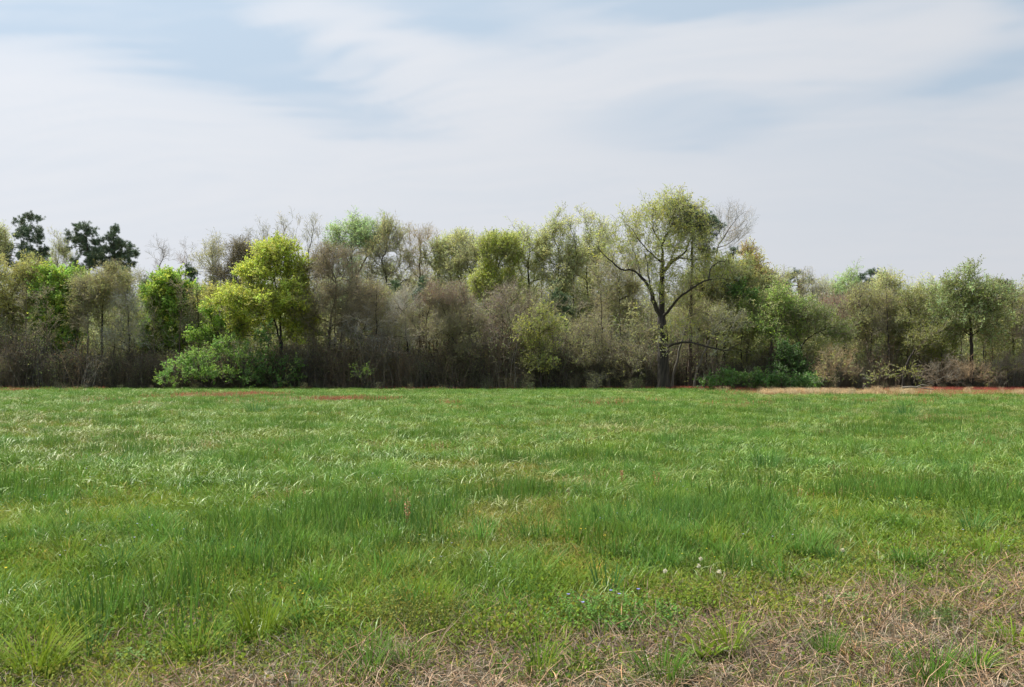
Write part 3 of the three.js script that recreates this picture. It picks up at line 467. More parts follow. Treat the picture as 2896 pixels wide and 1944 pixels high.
// the giant: trunk, limbs and leader as the photograph shows them
tree('giant_tree', 'tree', 'tallest broad old tree with a thick trunk and long low limb', {
  d: 82, foot: 1876, trunk: 0.47, bark: 'dark', tip: 0.012, step: 0.42, thinAbove: 5.6, grow: 1.18,
  limbs: [
    [[1876, 1000], [1874, 930], [1872, 880, -0.3], [1872, 800, -0.6], [1874, 720, -0.5], [1873, 690]],
    [[1868, 900], [1852, 862], [1838, 815], [1815, 785], [1782, 762], [1758, 765], [1732, 742], [1708, 722], [1692, 700]],
    [[1838, 815, 0.3], [1832, 770, 1], [1828, 735, 1.5], [1822, 700, 1.8]],
    [[1815, 785, -0.5], [1795, 720, -1.4], [1780, 680, -2], [1760, 640, -2.4]],
    [[1880, 905], [1898, 870, 0.8], [1925, 840, 1.5], [1965, 810, 2.2], [2000, 792, 2.6], [2035, 788, 2.6], [2090, 796, 2.4]],
    [[2000, 792, 2.6], [2010, 762, 2.4], [2025, 745, 2], [2060, 735, 1.6]],
    [[1872, 780, -0.6], [1895, 745, -1], [1905, 715, -1], [1925, 680, -1]],
    [[1925, 760, -0.5], [1935, 715, -1], [1955, 675, -1.4], [1972, 655, -1.5], [2010, 648, -1.6]],
    [[1873, 740, -0.5], [1840, 715, 0.6], [1815, 690, 1], [1790, 650, 1.2]],
    [[1930, 738, -0.7], [1960, 735, 0.4], [1990, 730, 0.8]],
    [[1880, 985, 0.4], [1905, 974, 1.4], [1940, 968, 2.2], [1985, 976, 2.8], [2030, 988, 3.2], [2056, 994, 3.3], [2085, 986, 3.2], [2110, 998, 3]],
    [[2056, 994, 3.3], [2085, 975, 3], [2120, 960, 2.6]],
    [[1872, 690], [1895, 650], [1910, 620]],
    [[1873, 690], [1850, 655, 0.5], [1845, 620, 0.6]],
  ],
  lobes: [[1920, 620, 70, 46], [1870, 610, 60, 34], [1850, 650, 70, 44], [1950, 660, 70, 44], [1900, 590, 90, 40], [1800, 660, 50, 44], [1760, 660, 40, 50], [1720, 700, 40, 44], [1910, 700, 100, 40], [2030, 760, 60, 40], [1990, 690, 40, 36], [1880, 820, 50, 60], [1862, 745, 50, 50], [1955, 765, 60, 40, 1], [1800, 720, 40, 40, 0.5], [1890, 940, 34, 36, 1.5], [1940, 940, 40, 24, 2], [2050, 970, 50, 16, 3]],
  branchy: 10, sprigs: [['light', 9, [0.50, 0.54, 0.12], 'brown', 0.22], ['sparse', 4, L.pale, 'grey', 0.2]], rise: 0.5, lift: 0.2, from: 2.2, size: 1, even: 0.75,
});
pineTree('dark pine whose dense top shows through the giant\'s crown', 83.5, 1950, [[1950, 600, 56, 30, 12], [1985, 640, 50, 36, 12], [2020, 650, 26, 24, 5], [2000, 690, 34, 20, 4]], { trunk: 0.2, per: 15 });
tree('bare_tree', 'tree', 'leafless fan of fine grey branches right of the giant\'s crown', { d: 92, foot: 2010, lobes: [[2085, 640, 36, 60], [2060, 690, 34, 50], [2115, 630, 16, 46], [2040, 650, 24, 60]], limbs: [[[1990, 960], [2000, 860], [2016, 760], [2034, 690]]], sprigs: [['bare', 9, L.tan, 'grey', 0.2]], trunk: 0.14, bark: 'grey', rise: 0.7, lift: 0.3, branchy: 13, crook: 0.16, tip: 0.012 });
tree('deciduous_tree', 'tree', 'leaning pale-barked tree just right of the giant trunk', { d: 83, foot: 1900, lobes: [[1960, 900, 40, 40], [1945, 860, 34, 40]], limbs: [[[1905, 1060], [1915, 1020], [1925, 980], [1940, 930], [1950, 880]]], sprigs: [['sparse', 9, L.olive, 'brown', 0.2]], trunk: 0.13, bark: 'grey', branchy: 6 });
tree('deciduous_tree', 'tree', 'straight dark-trunked tree behind the giant\'s long low limb', { d: 88, foot: 1972, lobes: [[1990, 850, 50, 50], [1960, 900, 50, 50], [2000, 780, 40, 50], [2010, 930, 40, 40]], sprigs: [['light', 9, L.olive, 'brown', 0.22], ['sparse', 6, L.dull, 'brown', 0.2]], trunk: 0.2, lead: 0.85, branchy: 7 });
tree('deciduous_tree', 'tree', 'pale mottled leaning trunk under the giant\'s long low limb', { d: 83, foot: 1962, lobes: [[2040, 900, 34, 34], [2025, 930, 26, 26]], limbs: [[[1968, 1060], [1982, 1020], [2000, 980], [2020, 930]]], sprigs: [['sparse', 9, L.olive, 'grey', 0.2]], trunk: 0.11, bark: 'pale', branchy: 6 });
tree('deciduous_tree', 'tree', 'dark olive full tree right of the giant, below the leafless fan', { d: 90, foot: 2050, lobes: [[2050, 780, 60, 44], [2030, 840, 70, 60], [2085, 830, 44, 60], [2060, 900, 70, 50], [2100, 760, 26, 30]], sprigs: [['light', 15, L.dull, 'brown', 0.22], ['light', 5, L.olive, 'brown', 0.2]], trunk: 0.17 });
tree('vine', 'vine', 'dark green leafy climber clinging to a stem behind the dark olive tree', { d: 88, foot: 2098, lobes: [[2090, 830, 28, 26], [2120, 850, 24, 24], [2100, 870, 26, 20]], sprigs: [['dense', 12, L.ivy, 'dark', 0.2]], trunk: 0.07, lead: 0.8 });
pineTree('small dark pine tuft showing right of the leafless fan tree', 108, 2078, [[2076, 716, 20, 10, 5], [2062, 724, 14, 8, 3]], { trunk: 0.16 });

// right of the giant
tree('deciduous_tree', 'tree', 'yellow-leaved tree with an orange-tinted top beside dark olive tree', { d: 96, foot: 2120, lobes: [[2120, 740, 36, 34], [2150, 770, 36, 34], [2120, 800, 44, 40]], sprigs: [['light', 11, L.yellow, 'brown', 0.2], ['light', 7, [0.38, 0.25, 0.10], 'brown', 0.2, (p, top, low) => p.y > lerp(low, top, 0.6)]], trunk: 0.13, rise: 0.6 });
tree('deciduous_tree', 'tree', 'pale green tree on the shoulder where the skyline drops', { d: 95, foot: 2178, lobes: [[2180, 785, 36, 36], [2200, 820, 34, 40], [2160, 840, 40, 44]], sprigs: [['light', 13, L.pale, 'brown', 0.2]], trunk: 0.12, rise: 0.5 });
tree('deciduous_tree', 'tree', 'soft green tree with a long curved limb over bright vines', { d: 87, foot: 2180, lobes: [[2215, 855, 56, 36], [2160, 890, 50, 40], [2250, 890, 40, 30], [2200, 930, 60, 30]], limbs: [[[2180, 1000], [2184, 960], [2200, 925], [2230, 905], [2275, 895]], [[2184, 960], [2170, 930], [2155, 900]]], sprigs: [['light', 12, L.green, 'brown', 0.2], ['light', 5, L.pale, 'brown', 0.2]], trunk: 0.15, bark: 'grey', branchy: 6 });
pineTree('dark pine top half hidden by cream-green leaves right of skyline drop', 112, 2262, [[2258, 792, 34, 18, 8], [2245, 815, 30, 18, 5]], { trunk: 0.2 });
tree('bare_tree', 'tree', 'cream-grey twiggy tree before that half-hidden dark pine', { d: 95, foot: 2298, lobes: [[2290, 810, 34, 34], [2320, 840, 34, 40], [2280, 860, 34, 40]], sprigs: [['bud', 14, L.tan, 'grey', 0.2], ['sparse', 4, L.pale, 'grey', 0.2]], trunk: 0.11, rise: 0.6 });
pineTree('brownish-green low pine between the cream tree and mint tree', 103, 2352, [[2345, 835, 40, 26, 9], [2390, 850, 34, 26, 7], [2350, 870, 44, 24, 6]], { sprigs: [['needle', 14, [0.09, 0.085, 0.035], 'dark', 0.2]], trunk: 0.18 });
tree('deciduous_tree', 'tree', 'pale mint-green tree left of the black-green round pine', { d: 98, foot: 2392, lobes: [[2390, 800, 30, 26], [2412, 800, 18, 30], [2380, 830, 34, 24]], sprigs: [['light', 12, L.mint, 'brown', 0.2]], trunk: 0.12, rise: 0.7 });
pineTree('black-green round pine, darkest crown on the right skyline', 110, 2466, [[2468, 792, 34, 22, 10], [2450, 815, 40, 22, 9], [2500, 805, 24, 18, 5]], { trunk: 0.2 });
tree('deciduous_tree', 'tree', 'flat-topped green tree with a dark bent limb, right of curved limb', { d: 86, foot: 2262, lobes: [[2300, 895, 50, 30], [2340, 920, 44, 30], [2270, 930, 44, 30], [2360, 950, 36, 24]], limbs: [[[2262, 1040], [2264, 990], [2285, 958], [2320, 938]], [[2264, 990], [2255, 950], [2250, 920]]], sprigs: [['light', 12, [0.2, 0.27, 0.06], 'brown', 0.22]], trunk: 0.12, branchy: 7 });
tree('deciduous_tree', 'tree', 'rusty red budding tree behind the flat-topped green tree', { d: 91, foot: 2385, lobes: [[2350, 875, 30, 24], [2385, 900, 34, 34], [2400, 870, 30, 30]], sprigs: [['bud', 18, L.red, 'pinkish', 0.22]], trunk: 0.1, rise: 0.5 });
tree('deciduous_tree', 'tree', 'olive-grey tree with twin dark trunks below the black-green pine', { d: 88, foot: 2464, lobes: [[2465, 860, 50, 40], [2430, 900, 34, 40], [2500, 900, 36, 40], [2460, 950, 46, 40]], sprigs: [['sparse', 12, L.olive, 'brown', 0.22], ['bud', 6, L.tan, 'brown', 0.2]], trunk: 0.15, stems: [[-18, 1]], branchy: 7 });
tree('deciduous_tree', 'tree', 'pale yellow-green tree just right of the black-green pine', { d: 94, foot: 2520, lobes: [[2515, 820, 34, 34], [2540, 850, 34, 36], [2510, 870, 34, 40]], sprigs: [['light', 14, L.pale, 'brown', 0.2]], trunk: 0.12, rise: 0.5 });
tree('deciduous_tree', 'tree', 'light olive tree with a thin straight trunk mid right section', { d: 87, foot: 2566, lobes: [[2570, 860, 40, 46], [2545, 920, 40, 40], [2600, 930, 40, 40], [2560, 980, 44, 40]], sprigs: [['light', 12, [0.29, 0.32, 0.09], 'brown', 0.22]], trunk: 0.12, branchy: 7 });
tree('deciduous_tree', 'tree', 'green tree on a slanted dark trunk leaning right', { d: 84, foot: 2552, lobes: [[2625, 950, 34, 30], [2590, 985, 34, 24]], limbs: [[[2560, 1045], [2582, 1000], [2602, 975], [2622, 955]]], sprigs: [['light', 11, [0.25, 0.28, 0.06], 'brown', 0.2]], trunk: 0.13, branchy: 7 });
tree('deciduous_tree', 'tree', 'thin pale green tree rising left of the spreading right tree', { d: 92, foot: 2625, lobes: [[2620, 835, 34, 30], [2650, 850, 30, 36], [2630, 890, 40, 40], [2600, 880, 30, 36]], sprigs: [['light', 12, L.pale, 'brown', 0.22]], trunk: 0.11, rise: 0.6 });
tree('deciduous_tree', 'tree', 'spreading green tree with a bold trunk, tallest of right section', { d: 85, foot: 2750, limbs: [[[2748, 1000], [2746, 940], [2742, 880], [2748, 830], [2745, 800]], [[2745, 948], [2720, 930], [2690, 905], [2668, 890]], [[2743, 905], [2715, 880], [2690, 862]], [[2746, 950], [2775, 930], [2805, 918], [2835, 920]], [[2744, 890], [2775, 870], [2800, 860]]], lobes: [[2740, 800, 44, 36], [2700, 830, 50, 36], [2785, 820, 46, 34], [2745, 850, 90, 40], [2690, 890, 44, 34], [2800, 880, 44, 44], [2745, 920, 60, 36]], sprigs: [['light', 11, [0.27, 0.33, 0.085], 'brown', 0.2], ['light', 4, L.mint, 'brown', 0.2]], trunk: 0.2, rise: 0.4, branchy: 6.5 });
pineTree('brownish-green pine behind the spreading right tree', 106, 2848, [[2848, 810, 26, 16, 7], [2858, 835, 26, 20, 6]], { sprigs: [['needle', 15, [0.085, 0.085, 0.04], 'dark', 0.2]], trunk: 0.18 });
pineTree('dark pine cut by the right edge of the picture', 110, 2896, [[2890, 838, 20, 12, 5], [2900, 850, 22, 14, 4]], { trunk: 0.18 });
tree('deciduous_tree', 'tree', 'olive brown tree along the right edge above dark brush', { d: 89, foot: 2872, lobes: [[2865, 880, 44, 40], [2890, 930, 44, 50], [2850, 950, 36, 50]], sprigs: [['light', 11, L.olive, 'brown', 0.22], ['bud', 6, L.rust, 'brown', 0.2]], trunk: 0.13 });
tree('deciduous_tree', 'tree', 'olive tree just beyond the right edge', { d: 92, foot: 2960, lobes: [[2950, 860, 60, 50], [2960, 930, 60, 60]], sprigs: [['light', 10, L.olive, 'brown', 0.22]], trunk: 0.15 });
tree('deciduous_tree', 'tree', 'yellow-green young tree low between the slanted and bold trunks', { d: 86, foot: 2665, lobes: [[2660, 990, 30, 26], [2640, 1010, 26, 22], [2680, 960, 30, 30]], sprigs: [['light', 14, [0.27, 0.33, 0.05], 'brown', 0.2]], trunk: 0.05 });

// bushes along the foot of the right section
tree('bush', 'bush', 'round brown bramble bush left of the larger tan one', { d: 82, foot: 2672, lobes: [[2672, 1050, 40, 26], [2640, 1068, 40, 22], [2690, 1072, 40, 20]], sprigs: [['bud', 20, [0.17, 0.13, 0.05], 'brown', 0.22]], trunk: 0.04, tip: 0.006, step: 0.3, thin: 0.05 });
tree('bush', 'bush', 'domed tan-brown bramble bush before the bold right trunk', { d: 82, foot: 2738, lobes: [[2738, 1056, 36, 26], [2765, 1070, 30, 20], [2715, 1074, 30, 18]], sprigs: [['bud', 20, [0.22, 0.17, 0.07], 'tan', 0.22]], trunk: 0.04, tip: 0.006, step: 0.3, thin: 0.05 });
tree('bush', 'bush', 'grey-brown brush bush along the right edge over red sorrel', { d: 83, foot: 2850, lobes: [[2840, 1050, 50, 30], [2885, 1040, 40, 40], [2810, 1072, 40, 20]], sprigs: [['bud', 20, [0.15, 0.13, 0.06], 'brown', 0.22], ['light', 5, L.olive, 'brown', 0.2]], trunk: 0.04, tip: 0.006, step: 0.3, thin: 0.05 });
tree('bush', 'bush', 'small yellow-green sapling bush beside the pale fallen log', { d: 80, foot: 2574, lobes: [[2572, 1062, 14, 16], [2580, 1072, 12, 10]], sprigs: [['light', 20, [0.29, 0.33, 0.06], 'brown', 0.2]], trunk: 0.03, tip: 0.006, step: 0.25, thin: 0.05 });
tree('bush', 'bush', 'yellow-green low bush right of the weathered broken stump', { d: 81, foot: 2488, lobes: [[2490, 1055, 22, 18], [2475, 1072, 22, 14], [2505, 1070, 14, 12]], sprigs: [['light', 8, [0.36, 0.40, 0.11], 'brown', 0.2]], trunk: 0.03, tip: 0.006, step: 0.25, thin: 0.05 });
tree('bush', 'bush', 'tan-olive bush between dark green ivy mound and broken stump', { d: 82, foot: 2370, lobes: [[2360, 1030, 34, 30], [2390, 1050, 30, 26], [2340, 1060, 34, 22]], sprigs: [['bud', 24, [0.24, 0.20, 0.075], 'tan', 0.22], ['light', 4, L.olive, 'brown', 0.2]], trunk: 0.05, tip: 0.006, step: 0.3, thin: 0.05 });
tree('bush', 'bush', 'dark green tall ivy mound behind the bright vine bank', { d: 84, foot: 2240, lobes: [[2225, 1010, 34, 40], [2245, 1050, 40, 36], [2215, 1060, 30, 30]], sprigs: [['dense', 15, [0.085, 0.17, 0.04], 'dark', 0.22]], trunk: 0.06, tip: 0.008, step: 0.3, thin: 0.05, lead: 0.5 });
tree('vine', 'vine', 'low bright green vine bank left of the tall ivy mound', { d: 81, foot: 2070, lobes: [[2070, 1078, 50, 15], [2025, 1086, 34, 10], [2120, 1080, 40, 14]], sprigs: [['dense', 26, [0.14, 0.27, 0.055], 'brown', 0.22]], trunk: 0.03, tip: 0.006, step: 0.25, thin: 0.05, lead: 0.3, stems: [[-40, 1], [40, 1]] });
tree('vine', 'vine', 'low bright green vine bank spreading before the tall ivy mound', { d: 81, foot: 2200, lobes: [[2165, 1080, 34, 14], [2205, 1084, 40, 12], [2270, 1088, 40, 12], [2310, 1082, 18, 12]], sprigs: [['dense', 26, [0.13, 0.26, 0.055], 'brown', 0.22]], trunk: 0.03, tip: 0.006, step: 0.25, thin: 0.05, lead: 0.3, stems: [[-40, 1], [40, 1], [80, 1]] });

// bare slim trunks standing in the shade between the named trees
const SLIM = [['slim dark trunk just right of the brown tree\'s trunk', 946, 800, 85], ['slim dark trunk midway between brown tree and grey drooping tree', 966, 840, 86], ['slim dark trunk under the grey drooping twigs', 1000, 860, 87], ['slim trunk between the fresh green sapling and grey tree', 1098, 850, 87], ['slim trunk right of the grey tree, before the round olive tree', 1182, 900, 86], ['slim trunk right of the round olive multi-stemmed tree', 1330, 840, 87], ['slim trunk right of the yellow-green sapling\'s foot', 1580, 900, 86], ['slim trunk in the middle of the tan thicket', 1690, 880, 87], ['slim dark trunk right of the pale mottled leaning trunk', 2000, 850, 85], ['slim dark trunk left of the bright vine bank', 1940, 860, 86], ['slim dark trunk above the bright vine bank', 2115, 880, 90], ['slim dark trunk right of the flat-topped green tree', 2420, 860, 89], ['slim dark trunk between olive-grey and light olive trees', 2512, 900, 88], ['slim dark trunk left of the bold right trunk', 2702, 880, 88], ['slim dark trunk right of the bold right trunk', 2778, 880, 88], ['slim dark trunk in the brown brush at left', 130, 940, 86], ['slim dark trunk behind the broad green bush', 560, 930, 88]];
for (const [label, foot, top, d] of SLIM) tree('bare_tree', 'tree', label, { d, foot, lobes: [[foot, top + 40, 22, 40], [foot + 6, top + 90, 26, 40]], sprigs: [['bud', 8, L.tan, 'brown', 0.25]], trunk: 0.085, lead: 0.9, branchy: 6 });

// more slim young trees in the brush: five grown ones and their copies, one on either side of each landmark
{
  const r = rng(515), protos = [], group = 'slim young trees in the brush', look = ['dark', 'grey', 'brown', 'blackish', 'pale'];
  const marks = [[30, 'olive-yellow edge tree'], [168, 'fresh bright green tree'], [292, 'straight-trunked tan-green tree'], [480, 'round bright green tree'], [600, 'broad green bush'], [802, 'layered yellow-green tree'], [917, 'large brown budding tree'], [1030, 'small fresh green sapling'], [1156, 'grey leafless tree'], [1250, 'olive multi-stemmed tree'], [1455, 'pinkish-grey twiggy tree'], [1532, 'slim yellow-green sapling'], [1665, 'tan thicket tree'], [1876, 'giant tree'], [2070, 'low bright vine bank'], [2240, 'tall dark ivy mound'], [2464, 'twin-trunked olive-grey tree'], [2566, 'light olive tree'], [2750, 'bold-trunked spreading tree'], [2850, 'grey-brown brush bush']];
  let k = 0;
  for (const [mx, mark] of marks) for (const side of [-1, 1]) {
    const px = mx + side * (26 + 22 * r()), d = lerp(84.2, 88, r()) + 2 * sstep(1960, 2060, px), label = `${look[k % 5]} slim bare young tree in the brush just ${side < 0 ? 'left' : 'right'} of the ${mark}`;
    if (k < 5) protos.push(tree('young_tree', 'young tree', label, { d, foot: px, lobes: [[px, 850 + 40 * r(), 24, 50], [px + 8, 940, 26, 50], [px - 6, 800 + 60 * r(), 16, 30]], sprigs: [['bud', 9, [L.tan, L.olive, L.rust, L.olive, L.pink][k], 'brown', 0.25]], trunk: 0.07 + 0.035 * r(), lead: 0.9, branchy: 6, bark: ['dark', 'grey', 'brown', 'dark', 'pale'][k], group }));
    else { const c = protos[k % 5].clone(), p = at(px, 1090, d); c.name = numbered('young_tree'); tag(c, label); c.position.set(p.x, groundY(p.x, p.z) - 0.05, p.z); c.rotation.y = r() * 6.3; c.scale.setScalar(0.75 + 0.45 * r()); scene.add(c); }
    k++;
  }
}

// ------------------------------------------------------------------ the wood behind and its brush: masses nobody could count
{
  const r = rng(909), stemsG = [], list = { t: [[], [], []], leaf: [], leafTw: [], bud: [], budTw: [], scrub: [], scrubTw: [], low: [], lowTw: [] };
  // far trunks
  for (let v = 0; v < 3; v++) { const rr = rng(70 + v), S = grow(rr, [[V(0, 0, 0), V(0.1, 2, 0), V(-0.1, 4.5, 0.1)]], [{ c: V(0, 5.2, 0), r: V(1.8, 2.4, 1.8) }], { n: 90, step: 0.45, trunk: 0.07, tip: 0.012, from: 2 }); stemsG.push(tubes(S, () => true)); }
  const wood = new THREE.Group(); wood.name = 'background_woods'; scene.add(wood); tag(wood, 'mass of thin trunks, twigs and young leaves deep inside the wood', 'woods', null, 'stuff');
  const topAt = (px) => { const k = [[-400, 850], [0, 830], [200, 800], [380, 810], [470, 840], [700, 770], [1000, 750], [1200, 760], [1450, 750], [1600, 790], [1850, 830], [2000, 800], [2200, 820], [2450, 840], [2896, 850], [3400, 850]]; for (let i = 0; i + 1 < k.length; i++) if (px < k[i + 1][0]) return lerp(k[i][1], k[i + 1][1], (px - k[i][0]) / (k[i + 1][0] - k[i][0])); return 850; };
  for (let k = 0; k < 900; k++) {
    const px = lerp(-500, 3400, r()), d = 93 + 55 * Math.pow(r(), 0.8), p = at(px, 1090, d), H = (HORIZON - topAt(px)) / FOCAL * d + EYE; p.y = groundY(p.x, p.z) - 0.05;
    const s = Math.min(H, 11) / 7.6 * (0.6 + 0.4 * r());
    list.t[k % 3].push([placeMatrix(p, V((r() - 0.5) * 0.12, 1, (r() - 0.5) * 0.12).normalize(), r() * 6.3, s).clone(), C3.clone().setRGB(...vary(W1, r, 0.3))]);
    const n = 15 + Math.floor(r() * 12), green = fbm(px * 0.004 + 3, d * 0.05, 3), leafy_ = r() < 0.4 + (green - 0.5) * 1.4;
    const col = leafy_ ? [L.olive, L.pale, L.dull, L.green][Math.floor(r() * 4)] : [L.tan, L.rust, L.pink, L.olive][Math.floor(r() * 4)], tw = [TWIG.brown, TWIG.grey, TWIG.tan][Math.floor(r() * 3)];
    for (let q = 0; q < n; q++) { const b = ball(r).multiply(V(1.9, 2.9, 1.9)).multiplyScalar(Math.cbrt(r())).add(V(0, 4.9, 0)).multiplyScalar(s).add(p), dir = ball(r); dir.y += 0.5; dir.normalize(); const m = placeMatrix(b, dir, r() * 6.3, 0.9 + 0.6 * r()).clone(), c = new THREE.Color().setRGB(...vary(col, r, 0.2)), ct = new THREE.Color().setRGB(...vary(tw, r, 0.2)); (leafy_ ? list.leaf : list.bud).push([m, c]); (leafy_ ? list.leafTw : list.budTw).push([m, ct]); }
  }
  const DIM = [0.46, 0.42, 0.22];
  // deep rows that close the view, and the thicket of saplings behind the brush
  for (let k = 0; k < 3500; k++) {
    const near = k < 2400, px = lerp(-500, 3400, r()), d = near ? 87 + 14 * r() : 100 + 75 * r(), p = at(px, 1090, d), H0 = (HORIZON - topAt(px)) / FOCAL * d + EYE, H = near ? Math.min(H0, 8.5) * (0.3 + 0.62 * r()) : H0 * (0.6 + 0.38 * r()); p.y = groundY(p.x, p.z);
    const zone = fbm(px * 0.0045 + 60, d * 0.04 + 9, 3), leafy_ = r() < 0.72 + 1.5 * (zone - 0.42) + (px > 2000 ? 0.2 : 0);
    const col = leafy_ ? [L.olive, L.dull, L.dull, [0.34, 0.42, 0.10], L.pale][Math.floor(r() * 5)] : [DIM, L.pink, L.tan, L.olive][Math.floor(r() * 4)], tw = [TWIG.brown, TWIG.grey, TWIG.grey, TWIG.dark][Math.floor(r() * 4)], w = near ? 0.9 : 2.2, n = Math.round(H * (near ? 3.2 : 6.5));
    for (let q = 0; q < n; q++) {
      const f = Math.pow(r(), 0.85), b = V((r() + r() - 1) * w * (1.15 - 0.5 * f), 0.4 + f * (H - 0.6), (r() + r() - 1) * w).add(p), dir = ball(r); dir.y += 0.7; dir.normalize();
      const m = placeMatrix(b, dir, r() * 6.3, (near ? 0.75 : 1.15) + 0.5 * r()).clone(), c = new THREE.Color().setRGB(...vary(col, r, 0.2)), ct = new THREE.Color().setRGB(...vary(tw, r, 0.2));
      (leafy_ ? list.leaf : list.bud).push([m, c]); (leafy_ ? list.leafTw : list.budTw).push([m, ct]);
    }
  }
  list.t.forEach((l, v) => scatter('trunks', [stemsG[v]], BARK.brown, l, wood));
  scatter('foliage', SPRIG.light.map((x) => x.leaf), MAT.leaf, list.leaf, wood); scatter('twigs', SPRIG.light.map((x) => x.twig), MAT.twig, list.leafTw, wood);
  scatter('buds', SPRIG.bud.map((x) => x.leaf), MAT.leaf, list.bud, wood); scatter('twigs', SPRIG.bud.map((x) => x.twig), MAT.twig, list.budTw, wood);
  // brush along the edge: upright whips and vine tangles
  const scrub = [21, 22, 23].map((s) => { const q = rng(s), tw = new MB(), lf = new MB(); for (let k = 0; k < 16; k++) { let p = V((q() - 0.5) * 0.9, 0, (q() - 0.5) * 0.9), d = V((q() - 0.5) * 0.5, 1, (q() - 0.5) * 0.5).normalize(), R = 0.012 + 0.008 * q(); for (let j = 0; j < 4; j++) { const e = p.clone().addScaledVector(d, 0.45 + 0.25 * q()); tw.rod(p, e, R, R * 0.75, vary(W1, q, 0.2)); for (let h = 0; h < 3; h++) { const b = p.clone().lerp(e, q()), sd = ball(q).addScaledVector(d, 0.5).normalize(), f = b.clone().addScaledVector(sd, 0.25 + 0.3 * q()); tw.rod(b, f, 0.006, 0.003, vary(W1, q, 0.2)); for (let m = 0; m < 2; m++) lf.leaf(b.clone().lerp(f, q()), ball(q), ball(q), 0.05, 0.04, vary(W1, q, 0.25)); } p = e; R *= 0.75; d.addScaledVector(ball(q), 0.25).normalize(); } } return { twig: tw.geometry(), leaf: lf.geometry() }; });
  const brush = new THREE.Group(); brush.name = 'undergrowth'; scene.add(brush); tag(brush, 'brown tangled brush and vines along the foot of the wood', 'undergrowth', null, 'stuff');
  for (let k = 0; k < 5600; k++) {
    const px = lerp(-500, 3400, r()), right = sstep(1960, 2060, px), d = lerp(84, 86, right) + 16 * Math.pow(r(), 1.6), p = at(px, 1090, d); p.y = groundY(p.x, p.z) - 0.03;
    const tall = 0.5 + 1.0 * fbm(px * 0.012, d * 0.1, 3) - 0.3 * right, s = tall * (0.4 + 0.95 * r()) * (r() < 0.2 ? 1.45 : 1), warm = fbm(px * 0.006 + 50, d * 0.06, 3);
    const tw = warm > 0.55 ? [0.2, 0.16, 0.12] : r() < 0.85 ? TWIG.dark : TWIG.brown, lc = r() < 0.5 ? L.dull : r() < 0.6 ? [0.28, 0.23, 0.09] : [0.24, 0.15, 0.06];
    const m = placeMatrix(p, V((r() - 0.5) * 0.3, 1, (r() - 0.5) * 0.3).normalize(), r() * 6.3, s * 1.1, s).clone();
    list.scrub.push([m, new THREE.Color().setRGB(...vary(lc, r, 0.25))]); list.scrubTw.push([m, new THREE.Color().setRGB(...vary(tw, r, 0.25))]);
  }
  for (let k = 0; k < 300; k++) {                  // weeds, briars and seedlings that spill out of the wood
    const px = lerp(-500, 3400, r()), right = sstep(1960, 2060, px), d = 84 - 4.5 * Math.pow(r(), 2.2) + 1.5 * right, p = at(px, 1090, d); p.y = groundY(p.x, p.z) - 0.02;
    const big = sstep(0.45, 0.7, fbm(px * 0.02 + 9, 4, 3)), s = (0.14 + 0.3 * r()) * (0.6 + 0.9 * big), m = placeMatrix(p, V((r() - 0.5) * 0.5, 1, (r() - 0.5) * 0.5).normalize(), r() * 6.3, s * 1.5, s).clone();
    list.scrub.push([m, new THREE.Color().setRGB(...vary(r() < 0.5 ? L.dull : r() < 0.4 ? [0.3, 0.24, 0.1] : L.bush, r, 0.25))]); list.scrubTw.push([m, new THREE.Color().setRGB(...vary([0.10, 0.085, 0.06], r, 0.25))]);
  }
  scatter('twigs', scrub.map((x) => x.twig), MAT.twig, list.scrubTw, brush); scatter('leaves', scrub.map((x) => x.leaf), MAT.leaf, list.scrub, brush);
}
